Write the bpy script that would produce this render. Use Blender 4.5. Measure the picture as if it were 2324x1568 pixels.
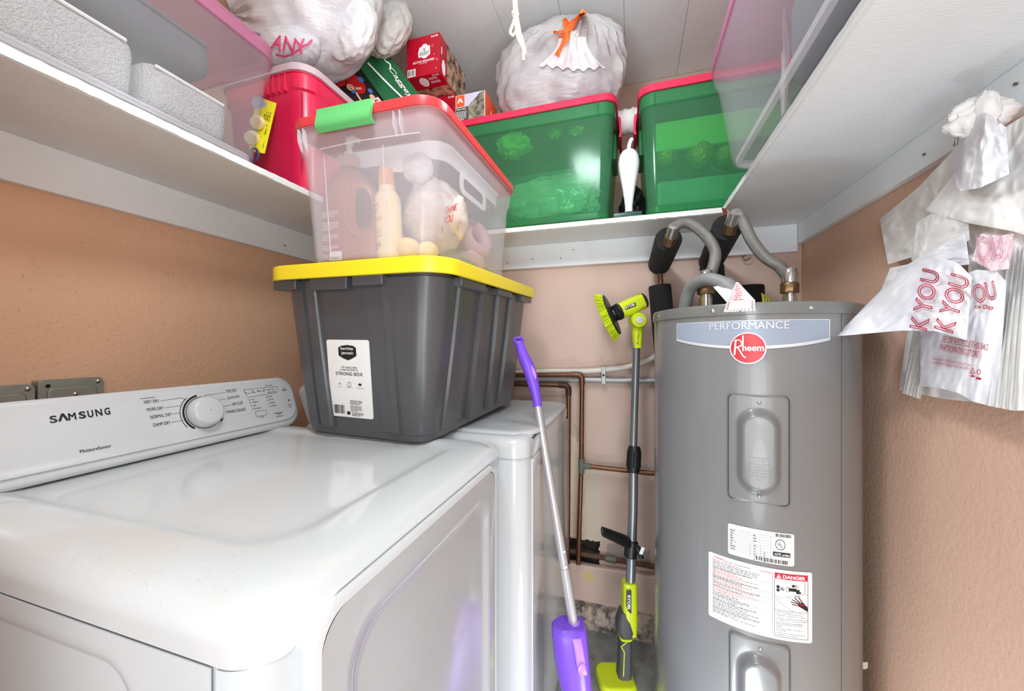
import bpy, bmesh, math, random
from mathutils import Vector, Matrix, noise
from mathutils.bvhtree import BVHTree
for o in list(bpy.data.objects): bpy.data.objects.remove(o)
S = bpy.context.scene
COL = S.collection
V = Vector
PI = math.pi

# ------------------------------------------------------------- camera, world, light, exposure
FPX = 860.0
YAW = math.atan(268 / 860)
sY, cY = math.sin(YAW), math.cos(YAW)
ZC = 1.24
FWD = V((-sY, cY, 0)); RGT = V((cY, sY, 0)); UP = V((0, 0, 1))
CAM = V((0, 0, ZC))
cd = bpy.data.cameras.new('camera'); cam = bpy.data.objects.new('camera', cd); COL.objects.link(cam)
cd.sensor_width = 36.0; cd.sensor_fit = 'HORIZONTAL'; cd.lens = 36.0 * FPX / 2324.0
cd.clip_start = 0.02
cam.location = CAM; cam.rotation_euler = (PI / 2, 0, YAW)
S.camera = cam
S.view_settings.view_transform = 'Standard'; S.view_settings.look = 'None'
S.view_settings.gamma = 1.0; S.view_settings.use_curve_mapping = False
S.view_settings.exposure = 0.32
S.cycles.transparent_max_bounces = 40
S.cycles.max_bounces = 10; S.cycles.diffuse_bounces = 5; S.cycles.glossy_bounces = 4
S.cycles.caustics_reflective = False; S.cycles.caustics_refractive = False

w = bpy.data.worlds.new('daylight'); S.world = w; w.use_nodes = True
bg = w.node_tree.nodes['Background']; bg.inputs[0].default_value = (0.93, 0.97, 1.0, 1); bg.inputs[1].default_value = 0.2

def area(name, loc, target, sx, sy, power, color=(1, 1, 1)):
    l = bpy.data.lights.new(name, 'AREA'); l.shape = 'RECTANGLE'; l.size = sx; l.size_y = sy
    l.energy = power; l.color = color
    o = bpy.data.objects.new(name, l); COL.objects.link(o); o.location = loc
    o.rotation_euler = (V(target) - V(loc)).to_track_quat('-Z', 'Y').to_euler()
    return o
def point_light(name, loc, r, power, color=(1, 1, 1)):
    l = bpy.data.lights.new(name, 'POINT'); l.energy = power; l.shadow_soft_size = r; l.color = color
    o = bpy.data.objects.new(name, l); COL.objects.link(o); o.location = loc; return o
area('doorway_daylight', (0, -2.2, .6), (0, 1.2, 1.7), 2.4, 1.0, 26.0, (0.96, 0.98, 1.0))
CW = (0.875, 0.955, 1.0)
point_light('ceiling_bulb', (-.30, .30, 2.26), .09, 19.0, CW)
point_light('camera_fill_high', (.08, -.22, 1.50), .15, 12.0, CW)  # added fill beside the camera, lifts the left shelf and cleat
point_light('pendant_bulb', (-.13, .93, 2.06), .08, 8.5, CW)
point_light('camera_fill_back', (.25, -.62, 1.0), .25, 9.0, CW)  # added unseen fill behind the camera, evens out the room
point_light('camera_fill_low', (.24, -.50, .45), .25, 13.0, CW)  # added low fill, brightens walls and shelf undersides from below
point_light('aisle_fill', (.2, .75, .15), .12, 8.0, CW)  # added fill near the floor, brightens the lower right wall

# ------------------------------------------------------------- pixel rays (2324 x 1568 frame)
def ray(u, v):
    return FWD + RGT * ((u - 1162) / FPX) + UP * ((784 - v) / FPX)
def PX(u, v, X): d = ray(u, v); return CAM + d * (X / d.x)
def PY(u, v, Y): d = ray(u, v); return CAM + d * (Y / d.y)
def PZ(u, v, Z): d = ray(u, v); return CAM + d * ((Z - ZC) / d.z)
def PT(u, v, t): return CAM + ray(u, v) * t
def hit(u, v, p0, n): d = ray(u, v); return CAM + d * ((V(p0) - CAM).dot(n) / d.dot(n))

# ------------------------------------------------------------- materials
def lin(c):
    return tuple(((x / 255) / 12.92 if x / 255 <= 0.04045 else ((x / 255 + 0.055) / 1.055) ** 2.4) for x in c)
MATS = {}
def mat(name, rgb, rough=0.5, metal=0.0, var=0.05, vscale=6.0, bump=0.0, bscale=60.0, coat=0.0, spec=0.5, sss=0.0, alpha=None, tint=None, trans=0.0):
    if name in MATS: return MATS[name]
    m = bpy.data.materials.new(name); m.use_nodes = True; MATS[name] = m
    nt = m.node_tree; N = nt.nodes; L = nt.links
    b = N['Principled BSDF']; out = N['Material Output']
    c = lin(rgb)
    tc = N.new('ShaderNodeTexCoord')
    nz = N.new('ShaderNodeTexNoise'); nz.inputs['Scale'].default_value = vscale; nz.inputs['Detail'].default_value = 4
    L.new(tc.outputs['Object'], nz.inputs['Vector'])
    mx = N.new('ShaderNodeMix'); mx.data_type = 'RGBA'
    mx.inputs[6].default_value = tuple(max(0, x * (1 - var)) for x in c) + (1,)
    mx.inputs[7].default_value = tuple(min(1, x * (1 + var)) for x in c) + (1,)
    L.new(nz.outputs['Fac'], mx.inputs[0]); L.new(mx.outputs[2], b.inputs['Base Color'])
    b.inputs['Roughness'].default_value = rough; b.inputs['Metallic'].default_value = metal
    b.inputs['Specular IOR Level'].default_value = spec
    b.inputs['Coat Weight'].default_value = coat; b.inputs['Coat Roughness'].default_value = 0.05
    if sss > 0:
        b.inputs['Subsurface Weight'].default_value = sss; b.inputs['Subsurface Radius'].default_value = (0.02, 0.02, 0.02)
    if bump > 0:
        n2 = N.new('ShaderNodeTexNoise'); n2.inputs['Scale'].default_value = bscale; n2.inputs['Detail'].default_value = 3
        L.new(tc.outputs['Object'], n2.inputs['Vector'])
        bp = N.new('ShaderNodeBump'); bp.inputs['Strength'].default_value = bump; bp.inputs['Distance'].default_value = 0.01
        L.new(n2.outputs['Fac'], bp.inputs['Height']); L.new(bp.outputs['Normal'], b.inputs['Normal'])
    if trans > 0:   # thin translucent sheet
        tl = N.new('ShaderNodeBsdfTranslucent'); tl.inputs[0].default_value = c + (1,)
        ms = N.new('ShaderNodeMixShader'); ms.inputs[0].default_value = trans
        L.new(b.outputs[0], ms.inputs[1]); L.new(tl.outputs[0], ms.inputs[2]); L.new(ms.outputs[0], out.inputs[0])
    if alpha is not None:  # hazy see-through plastic
        tr = N.new('ShaderNodeBsdfTransparent'); tr.inputs[0].default_value = lin(tint or (255, 255, 255)) + (1,)
        ms = N.new('ShaderNodeMixShader'); ms.inputs[0].default_value = alpha
        prev = out.inputs[0].links[0].from_socket
        L.new(tr.outputs[0], ms.inputs[1]); L.new(prev, ms.inputs[2]); L.new(ms.outputs[0], out.inputs[0])
    return m

class G:      # tiny node graph helper
    def __init__(s, m): s.nt = m.node_tree; s.N = s.nt.nodes; s.L = s.nt.links
    def n(s, t, **k):
        x = s.N.new(t)
        for a, b in k.items():
            if a.startswith('_'): setattr(x, a[1:], b)
        return x
    def val(s, sock, v):
        if hasattr(v, 'links'): s.L.new(v, sock)
        else: sock.default_value = v
    def math(s, op, a, b=0.0, clamp=False):
        x = s.N.new('ShaderNodeMath'); x.operation = op; x.use_clamp = clamp
        s.val(x.inputs[0], a); s.val(x.inputs[1], b); return x.outputs[0]
    def noise(s, vec, scale, detail=4, rough=0.5):
        x = s.N.new('ShaderNodeTexNoise'); x.inputs['Scale'].default_value = scale; x.inputs['Detail'].default_value = detail
        x.inputs['Roughness'].default_value = rough
        s.L.new(vec, x.inputs['Vector']); return x.outputs['Fac']
    def mix(s, f, a, b):
        x = s.N.new('ShaderNodeMix'); x.data_type = 'RGBA'; s.val(x.inputs[0], f)
        for k, c in ((6, a), (7, b)):
            if hasattr(c, 'links'): s.L.new(c, x.inputs[k])
            else: x.inputs[k].default_value = tuple(c) + (1,)
        return x.outputs[2]
    def ramp(s, f, lo, hi):
        x = s.N.new('ShaderNodeMapRange'); x.inputs[1].default_value = lo; x.inputs[2].default_value = hi
        s.val(x.inputs[0], f); return x.outputs[0]

# ------------------------------------------------------------- mesh building
class MB:
    def __init__(s): s.v = []; s.f = []
    def add(s, vs, fs):
        o = len(s.v); s.v += [V(p) for p in vs]; s.f += [tuple(i + o for i in f) for f in fs]; return s
    def box(s, lo, hi, M=None):
        x0, y0, z0 = lo; x1, y1, z1 = hi
        vs = [V(p) for p in ((x0,y0,z0),(x1,y0,z0),(x1,y1,z0),(x0,y1,z0),(x0,y0,z1),(x1,y0,z1),(x1,y1,z1),(x0,y1,z1))]
        if M: vs = [M @ p for p in vs]
        return s.add(vs, [(0,3,2,1),(4,5,6,7),(0,1,5,4),(1,2,6,5),(2,3,7,6),(3,0,4,7)])
    def loft(s, rings, c0=True, c1=True, closed=True):
        n = len(rings[0]); vs = [p for r in rings for p in r]; fs = []
        for k in range(len(rings) - 1):
            for i in range(n if closed else n - 1):
                j = (i + 1) % n; fs.append((k*n+i, k*n+j, (k+1)*n+j, (k+1)*n+i))
        if c0: fs.append(tuple(range(n - 1, -1, -1)))
        if c1: fs.append(tuple((len(rings) - 1) * n + i for i in range(n)))
        return s.add(vs, fs)
    def rbox(s, lo, hi, r=0.004, M=None, n=3, rr=None):
        lo = V(lo); hi = V(hi); rr = rr if rr is not None else r
        cx, cy = (lo.x + hi.x) / 2, (lo.y + hi.y) / 2; w, l = hi.x - lo.x, hi.y - lo.y
        rings = []
        for k in range(n + 1):
            a = PI / 2 * k / n; rings.append((r * (1 - math.sin(a)), lo.z + r * (1 - math.cos(a))))
        rings += [(i, lo.z + hi.z - z) for i, z in reversed(rings)]
        R = []
        for ins, z in rings:
            R.append([V((cx + x, cy + y, z)) for x, y in rrect(w - 2 * ins, l - 2 * ins, max(rr - ins, 0.0004), 4)])
        if M: R = [[M @ p for p in q] for q in R]
        return s.loft(R)
    def tube(s, pts, r, n=12, cap=True, flat=None):
        pts = [V(p) for p in pts]; m = len(pts); rs = r if isinstance(r, (list, tuple)) else [r] * m
        t0 = (pts[1] - pts[0]).normalized(); up = V((0, 0, 1)) if abs(t0.z) < 0.9 else V((1, 0, 0))
        a = t0.cross(up).normalized(); rings = []
        for i in range(m):
            t = (pts[min(i + 1, m - 1)] - pts[max(i - 1, 0)]).normalized()
            a = (a - t * a.dot(t)).normalized(); b = t.cross(a)
            fl = flat if flat else 1.0
            rings.append([pts[i] + (a * math.cos(2*PI*k/n) + b * math.sin(2*PI*k/n) * fl) * rs[i] for k in range(n)])
        return s.loft(rings, cap, cap)
    def cyl(s, p0, p1, r0, r1=None, n=24, cap=True):
        return s.tube([p0, p1], [r0, r0 if r1 is None else r1], n, cap)
    def lathe(s, prof, M=None, n=32, c0=True, c1=True):
        R = [[V((r * math.cos(2*PI*k/n), r * math.sin(2*PI*k/n), z)) for k in range(n)] for r, z in prof]
        if M: R = [[M @ p for p in q] for q in R]
        return s.loft(R, c0, c1)
    def grid(s, f, nu, nv):
        vs = [f(i / nu, j / nv) for j in range(nv + 1) for i in range(nu + 1)]
        fs = [(j*(nu+1)+i, j*(nu+1)+i+1, (j+1)*(nu+1)+i+1, (j+1)*(nu+1)+i) for j in range(nv) for i in range(nu)]
        return s.add(vs, fs)
    def sheet(s, f, nu, nv, th):      # double sided sheet with thickness: f(s,t)->(pos); offset along local normal
        P = [[f(i / nu, j / nv) for i in range(nu + 1)] for j in range(nv + 1)]
        Q = []
        for j in range(nv + 1):
            row = []
            for i in range(nu + 1):
                du = P[j][min(i+1, nu)] - P[j][max(i-1, 0)]; dv = P[min(j+1, nv)][i] - P[max(j-1, 0)][i]
                nn = du.cross(dv); row.append(P[j][i] - (nn.normalized() if nn.length > 1e-12 else V((0,0,1))) * th)
            Q.append(row)
        w = nu + 1; o = w * (nv + 1); vs = [p for r in P for p in r] + [p for r in Q for p in r]; fs = []
        for j in range(nv):
            for i in range(nu):
                a = j*w+i; fs.append((a, a+1, a+w+1, a+w)); fs.append((o+a, o+a+w, o+a+w+1, o+a+1))
        for i in range(nu):
            fs.append((i+1, i, o+i, o+i+1)); a = nv*w+i; fs.append((a, a+1, o+a+1, o+a))
        for j in range(nv):
            a = j*w; fs.append((a, a+w, o+a+w, o+a)); a = j*w+nu; fs.append((a+w, a, o+a, o+a+w))
        return s.add(vs, fs)
    def prism(s, poly, f0, f1):       # poly 2d; f0,f1 map 2d->3d front / back
        n = len(poly); vs = [f0(x, y) for x, y in poly] + [f1(x, y) for x, y in poly]
        fs = [tuple(range(n)), tuple(range(2*n-1, n-1, -1))] + [(i, n+i, n+(i+1) % n, (i+1) % n) for i in range(n)]
        return s.add(vs, fs)
    def xf(s, M): s.v = [M @ p for p in s.v]; return s
    def mesh(s, name, material, inv=None, smooth=38):
        me = bpy.data.meshes.new(name)
        me.from_pydata([tuple(inv @ p) if inv else tuple(p) for p in s.v], [], s.f)
        me.materials.append(material)
        if smooth:
            me.polygons.foreach_set('use_smooth', [True] * len(me.polygons))
            me.set_sharp_from_angle(angle=math.radians(smooth))
        me.update(); return me

WM = {}
def wn(o): m = o.modifiers.new('weighted_normals', 'WEIGHTED_NORMAL'); m.keep_sharp = True
def thing(name, label, cat, loc=(0, 0, 0), group=None, R=None):
    o = bpy.data.objects.new(name, None); COL.objects.link(o); o.empty_display_size = 0.05
    M = Matrix.Translation(V(loc)) @ (R.to_4x4() if R else Matrix.Identity(4))
    o.matrix_world = M; WM[o] = M
    o['label'] = label; o['category'] = cat
    if group: o['group'] = group
    return o
def part(name, mb, material, parent, label=None, stuff=False, smooth=38):
    M = WM[parent]; o = bpy.data.objects.new(name, mb.mesh(name, material, M.inverted(), smooth))
    COL.objects.link(o); o.parent = parent; WM[o] = M
    if smooth and not stuff and len(mb.f) < 20000: wn(o)
    if label: o['label'] = label
    if stuff: o['kind'] = 'stuff'
    return o
def solo(name, label, cat, mb, material, loc, group=None, smooth=38):
    M = Matrix.Translation(V(loc)); o = bpy.data.objects.new(name, mb.mesh(name, material, M.inverted(), smooth))
    COL.objects.link(o); o.location = loc; WM[o] = M; wn(o)
    o['label'] = label; o['category'] = cat
    if group: o['group'] = group
    return o
def struct(name, mb, material, smooth=30):
    o = bpy.data.objects.new(name, mb.mesh(name, material, None, smooth)); COL.objects.link(o); WM[o] = Matrix.Identity(4); wn(o)
    o['kind'] = 'structure'; return o

def rrect(w, l, r, n=5):
    r = max(min(r, w / 2 - 1e-5, l / 2 - 1e-5), 1e-5); p = []
    for cx, cy, a0 in ((w/2-r, l/2-r, 0), (-w/2+r, l/2-r, PI/2), (-w/2+r, -l/2+r, PI), (w/2-r, -l/2+r, 1.5*PI)):
        for k in range(n + 1):
            a = a0 + PI / 2 * k / n; p.append((cx + r * math.cos(a), cy + r * math.sin(a)))
    return p
def ring(w, l, r, z, n=5, cx=0, cy=0): return [V((cx + x, cy + y, z)) for x, y in rrect(w, l, r, n)]
def smooth_path(pts, k=6):
    pts = [V(p) for p in pts]; out = []
    for i in range(len(pts) - 1):
        p0 = pts[max(i-1, 0)]; p1 = pts[i]; p2 = pts[i+1]; p3 = pts[min(i+2, len(pts)-1)]
        for j in range(k):
            t = j / k
            out.append(0.5 * ((2*p1) + (p2-p0)*t + (2*p0-5*p1+4*p2-p3)*t*t + (3*p1-p0-3*p2+p3)*t**3))
    out.append(pts[-1]); return out
def basis(ex, ey, ez, o):
    M = Matrix((ex, ey, ez)).transposed().to_4x4(); M.translation = V(o); return M
def axis_frame(p0, p1, up=(0, 0, 1)):   # local z runs from p0 to p1
    z = (V(p1) - V(p0)).normalized(); u = V(up)
    if abs(z.dot(u)) > 0.98: u = V((1, 0, 0))
    x = u.cross(z).normalized(); return basis(x, z.cross(x), z, p0)
def rotm(yaw, pitch=0, roll=0):
    return Matrix.Rotation(yaw, 3, 'Z') @ Matrix.Rotation(pitch, 3, 'X') @ Matrix.Rotation(roll, 3, 'Y')

class Drape:      # print that follows a finished surface: pixel ray -> first hit, lifted towards the viewer
    def __init__(s, *mbs):
        s.T = [BVHTree.FromPolygons([tuple(p) for p in m.v], m.f) for m in mbs]
    def at(s, u, v, lift=.003, default=1.5):
        d = ray(u, v).normalized(); best = None
        for t in s.T:
            h = t.ray_cast(CAM, d)
            if h[0] is not None and (best is None or h[3] < best): best = h[3]
        if best is None: best = default
        return CAM + d * (best - lift)
# ------------------------------------------------------------- flat print: lettering and marks
TG = {}
def tgeo(txt, bold=0.0, outline=0.0, shear=0.0):
    k = (txt, bold, outline, shear)
    if k in TG: return TG[k]
    c = bpy.data.curves.new('t', 'FONT'); c.body = txt; c.size = 1.0; c.resolution_u = 2 if len(txt) > 12 else 4; c.shear = shear
    if outline: c.fill_mode = 'NONE'; c.bevel_depth = outline; c.bevel_resolution = 0
    else: c.offset = bold
    o = bpy.data.objects.new('t', c); me = bpy.data.meshes.new_from_object(o)
    vs = [(p.co.x, p.co.y) for p in me.vertices]; fs = [tuple(p.vertices) for p in me.polygons]
    bpy.data.objects.remove(o); bpy.data.meshes.remove(me); bpy.data.curves.remove(c)
    x0 = min(p[0] for p in vs); x1 = max(p[0] for p in vs); y0 = min(p[1] for p in vs); y1 = max(p[1] for p in vs)
    TG[k] = ([((x - x0) / (x1 - x0), (y - y0) / (y1 - y0)) for x, y in vs], fs, (x1 - x0) / (y1 - y0)); return TG[k]
def text(mb, txt, f, x0, y0, w, h, bold=0.0, outline=0.0, shear=0.0):
    """lettering filling the box x0..x0+w, y0..y0+h of the flat map f (w None keeps the letter shape)"""
    vs, fs, asp = tgeo(txt, 0.0 if 'M' in txt else bold, outline, shear)
    if w is None: w = h * asp
    for dx in ((-1, 0, 1) if 'M' in txt and bold > 0 else (0,)):
        e = dx * bold * w / asp * .9 if bold else 0
        mb.add([f(x0 + x * w + e, y0 + y * h) for x, y in vs], fs)
    return w
def bar(mb, f, x0, y0, x1, y1, nx=1, ny=1):
    mb.grid(lambda a, b: f(x0 + (x1 - x0) * a, y0 + (y1 - y0) * b), nx, ny)
def poly(mb, f, pts): mb.add([f(x, y) for x, y in pts], [tuple(range(len(pts)))])
def stroke(mb, f, pts, w):
    for (xa, ya), (xb, yb) in zip(pts, pts[1:]):
        d = math.hypot(xb - xa, yb - ya) or 1e-9; nx, ny = -(yb - ya) / d * w / 2, (xb - xa) / d * w / 2
        mb.add([f(xa - nx, ya - ny), f(xb - nx, yb - ny), f(xb + nx, yb + ny), f(xa + nx, ya + ny)], [(0, 1, 2, 3)])
def disc(mb, f, cx, cy, rx, ry=None, n=24):
    ry = ry or rx; poly(mb, f, [(cx + rx * math.cos(2*PI*k/n), cy + ry * math.sin(2*PI*k/n)) for k in range(n)])
def annulus(mb, f, cx, cy, r, wd, a0=0.0, a1=2*PI, n=28, asp=1.0):
    mb.grid(lambda a, b: f(cx + (r + wd * (b - .5)) * math.cos(a0 + (a1 - a0) * a) * asp, cy + (r + wd * (b - .5)) * math.sin(a0 + (a1 - a0) * a)), n, 1)
def fine(mb, f, x0, y1, w, rows, pitch, h, rnd, fill=0.95):      # unreadably small print: rows of words
    for k in range(rows):
        x = x0; y = y1 - pitch * (k + 1); end = x0 + w * (fill if k < rows - 1 else fill * rnd.uniform(.4, .9))
        while x < end:
            l = min(rnd.uniform(1.0, 4.0) * h, end - x); bar(mb, f, x, y, x + l, y + h * rnd.uniform(.75, 1)); x += l + h * .7
def barcode(mb, f, x0, y0, w, h, rnd):
    x = x0
    while x < x0 + w:
        l = w * rnd.choice((.012, .022, .035)); bar(mb, f, x, y0, min(x + l, x0 + w), y0 + h); x += l + w * rnd.choice((.012, .02, .03))
def plane_map(o, ex, ey, off=0.0):
    n = V(ex).cross(V(ey)).normalized() * off; o = V(o); ex = V(ex); ey = V(ey)
    return lambda x, y: o + ex * x + ey * y + n
INK = mat('black_ink', (22, 22, 24), 0.5, var=0.02)
GREYINK = mat('grey_ink', (120, 120, 122), 0.5, var=0.02)
FINEINK = mat('fine_print_ink', (88, 88, 90), 0.5, var=0.02)
FINERED = mat('fine_red_ink', (212, 92, 104), 0.5, var=0.02)
WHITEINK = mat('white_ink', (245, 245, 245), 0.45, var=0.02)
REDINK = mat('red_ink', (196, 30, 52), 0.45, var=0.02)
PAPER = mat('white_label_paper', (240, 240, 238), 0.45, var=0.02)
RND = random.Random(5)
# ============================================================= the room
def wall_material(name, rgb, patch=False, rough_bump=0.5):
    m = mat(name, rgb, 0.85, var=0.0); g = G(m); b = g.N['Principled BSDF']; tc = g.N.new('ShaderNodeTexCoord').outputs['Object']
    base = lin(rgb)
    n1 = g.noise(tc, 2.2, 5); col = g.mix(g.ramp(n1, .3, .7), [x * .93 for x in base], [min(1, x * 1.05) for x in base])
    n3 = g.noise(tc, 70, 2); spk = g.math('GREATER_THAN', n3, .735)
    col = g.mix(g.math('MULTIPLY', spk, .5), col, [x * .55 for x in base])
    if patch:
        sp = g.N.new('ShaderNodeSeparateXYZ'); g.L.new(tc, sp.inputs[0]); nz = g.noise(tc, 14, 4)
        wob = g.math('MULTIPLY', g.math('SUBTRACT', nz, .5), .09)
        X = g.math('ADD', sp.outputs[0], wob); Z = g.math('ADD', sp.outputs[2], g.math('MULTIPLY', wob, -1.0))
        def boxm(x0, x1, z0, z1):
            a = g.math('MULTIPLY', g.math('GREATER_THAN', X, x0), g.math('LESS_THAN', X, x1))
            return g.math('MULTIPLY', a, g.math('MULTIPLY', g.math('GREATER_THAN', Z, z0), g.math('LESS_THAN', Z, z1)))
        for bx, c in (((-.265, -.205, .33, .82), (226, 205, 178)), ((-.21, -.12, .33, .69), (206, 190, 170)), ((-.10, .08, .27, .345), (168, 152, 146)), ((-.245, -.215, .80, .87), (186, 165, 146)),
                      ((-.19, -.14, .17, .20), (214, 190, 110))):
            col = g.mix(g.math('MULTIPLY', boxm(*bx), .8), col, lin(c))
    g.L.new(col, b.inputs['Base Color'])
    n4 = g.noise(tc, 95, 3, .6); bp = g.N.new('ShaderNodeBump'); bp.inputs['Strength'].default_value = rough_bump; bp.inputs['Distance'].default_value = .004
    g.L.new(n4, bp.inputs['Height']); g.L.new(bp.outputs[0], b.inputs['Normal'])
    return m
TAN_L = wall_material('tan_stucco_paint', (222, 178, 146), rough_bump=.6)
TAN_R = wall_material('tan_wall_paint', (222, 182, 158), rough_bump=.45)
TAN_B = wall_material('pinkish_tan_wall_paint', (212, 184, 170), True, .3)
def white_paint(name, rgb, dirt=.35):
    m = mat(name, rgb, .55, var=0.0); g = G(m); b = g.N['Principled BSDF']; tc = g.N.new('ShaderNodeTexCoord').outputs['Object']
    base = lin(rgb)
    n1 = g.noise(tc, 3.5, 5); col = g.mix(g.ramp(n1, .3, .72), base, [x * (1 - .16 * dirt * 2) for x in base])
    mp = g.N.new('ShaderNodeMapping'); mp.inputs['Scale'].default_value = (3, 30, 30); g.L.new(tc, mp.inputs[0])
    n2 = g.noise(mp.outputs[0], 6, 4); col = g.mix(g.math('MULTIPLY', g.ramp(n2, .55, .8), dirt), col, [x * .8 for x in base])
    n3 = g.noise(tc, 26, 3, .7); col = g.mix(g.math('MULTIPLY', g.math('GREATER_THAN', n3, .75), .75), col, lin((96, 88, 78)))
    g.L.new(col, b.inputs['Base Color'])
    n4 = g.noise(mp.outputs[0], 22, 3); bp = g.N.new('ShaderNodeBump'); bp.inputs['Strength'].default_value = .25; bp.inputs['Distance'].default_value = .004
    g.L.new(n4, bp.inputs['Height']); g.L.new(bp.outputs[0], b.inputs['Normal'])
    return m
SHELF_UNDER = white_paint('worn_white_shelf_paint', (238, 240, 242))
CLEAT_W = white_paint('white_cleat_paint', (244, 247, 250), .25)
CEIL = white_paint('grey_ceiling_paint', (236, 243, 243), .2)
XL, XR, YB = -1.35, 0.646, 1.768
XLU, XRU, YBU, ZT = -1.64, 0.95, 2.32, 2.765
ZS0, ZS1 = 1.717, 1.740
YF = -0.40
def ext_profile(poly, y0, y1, axis):
    f = (lambda y: (lambda a, b: V((a, y, b)))) if axis == 'y' else (lambda x: (lambda a, b: V((x, a, b))))
    return MB().prism(poly, f(y0), f(y1))
struct('wall_left', ext_profile([(XL, 0), (XL, ZS0), (XLU, ZS0), (XLU, ZT), (XLU - .12, ZT), (XLU - .12, 0)], YF, YBU + .12, 'y'), TAN_L)
struct('wall_right', ext_profile([(XR, 0), (XR, ZS0), (XRU, ZS0), (XRU, ZT), (XRU + .12, ZT), (XRU + .12, 0)], YF, YBU + .12, 'y'), TAN_R)
# back wall, opened up around the buried pipe elbow
mb = MB(); hx0, hx1, hz0, hz1 = -.300, -.128, .200, .350
mb.box((XL, YB, .0), (hx0, YBU, ZS0)).box((hx1, YB, 0), (XR, YBU, ZS0)).box((hx0, YB, hz1), (hx1, YBU, ZS0)).box((hx0, YB, 0), (hx1, YBU, hz0))
mb.box((XLU, YBU, 0), (XRU, YBU + .12, ZT))
wb = struct('wall_back', mb, TAN_B)
DARKHOLE = mat('mouldy_dark_cavity', (58, 52, 44), .95, var=.6, vscale=40, bump=.8, bscale=60)
mb = MB(); rr_ = random.Random(3)
mb.grid(lambda a, b: V((hx0 + (hx1 - hx0) * a, YB + .035 + .02 * noise.noise(V((a * 7, b * 7, 1))), hz0 + (hz1 - hz0) * b)), 10, 8)
part('wall_cavity', mb, DARKHOLE, wb, 'dark mouldy hole broken into the wall around a pipe')
mb = MB()
for k in range(9):
    x = hx0 + (hx1 - hx0) * rr_.random(); z = hz0 + rr_.choice((.004, .02, .14)) ; r = rr_.uniform(.006, .013)
    mb.rbox((x - r, YB + .006, z - r * .6), (x + r, YB + .03, z + r * .6), .003)
part('rubble', mb, mat('rusty_plaster_rubble', (128, 84, 58), .95, var=.5, vscale=50), wb, 'rusty crumbs of plaster', stuff=True)
mb = MB(); n_ = 64; r2 = random.Random(12); R = []
def edge_pt(k, e):
    t = (k % n_) / n_ * 4; s_ = int(t); q = t - s_; w_, h_ = hx1 - hx0 + 2 * e, hz1 - hz0 + 2 * e; x, z = ((-w_/2 + w_*q, -h_/2), (w_/2, -h_/2 + h_*q), (w_/2 - w_*q, h_/2), (-w_/2, h_/2 - h_*q))[s_]
    return V(((hx0 + hx1) / 2 + x, 0, (hz0 + hz1) / 2 + z))
jag = [-.009 * r2.random() for k in range(n_)]
for e, y in ((.012, -.0005), (.008, -.003), (None, -.003), (None, .012)): R.append([edge_pt(k, jag[k] if e is None else e) + V((0, YB + y, 0)) for k in range(n_)])
mb.loft(R, False, False); part('broken_plaster_edge', mb, TAN_B, wb, smooth=0)
# floor
fm = mat('painted_concrete_floor', (150, 150, 146), .45, var=0.0); g = G(fm); tc = g.N.new('ShaderNodeTexCoord').outputs['Object']
c = g.mix(g.ramp(g.noise(tc, 7, 6, .65), .35, .68), lin((112, 116, 116)), lin((168, 166, 160)))
c = g.mix(g.math('MULTIPLY', g.ramp(g.noise(tc, 16, 4), .62, .72), .7), c, lin((120, 92, 70)))
g.L.new(c, g.N['Principled BSDF'].inputs['Base Color'])
struct('floor', MB().box((XLU - 1.2, -4.0, -.08), (XRU + 1.2, YBU + .12, 0)), fm)
# ceiling of separate boards
cl = struct('ceiling', MB().box((XLU - .12, YF, ZT + .012), (XRU + .12, YBU + .12, ZT + .08)), CEIL)
edges = [XLU, -1.16, -.87, -.585, -.305, -.026, .25, .53, XRU]
for a, b in zip(edges, edges[1:]):
    part('ceiling_board', MB().rbox((a + .0006, YF, ZT), (b - .0006, YBU, ZT + .014), .0025), CEIL, cl)
# front wall with daylight doorway; unseen left jamb set forward to shade the dryer
mb = MB(); mb.box((XLU, -.02, 0), (-.60, .10, ZT)).box((XR, YF - .10, 0), (XRU + .12, YF, ZT)).box((-.60, YF - .10, 2.55), (XR, YF, ZT))
struct('wall_front', mb, TAN_R)
# plinth and mortar curb under the back wall
struct('baseboard_back', MB().rbox((XL, YB - .035, 0), (XR, YB, .245), .008).xf(Matrix.Identity(4)), TAN_B)
CURB = mat('chipped_dirty_mortar', (150, 138, 126), .9, var=0.0); g = G(CURB); tc = g.N.new('ShaderNodeTexCoord').outputs['Object']
c = g.mix(g.ramp(g.noise(tc, 22, 5, .7), .42, .6), lin((190, 170, 156)), lin((84, 80, 76))); g.L.new(c, g.N['Principled BSDF'].inputs['Base Color'])
mb = MB(); q = [(YB - .035, 0)] + [(YB - .035 - .055 * math.sin(PI / 2 * k / 6), .085 * math.cos(PI / 2 * k / 6)) for k in range(7)]
mb.prism(q, lambda a, b: V((XL, a, b)), lambda a, b: V((XR, a, b)))
struct('trim_1', mb, CURB)

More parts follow.
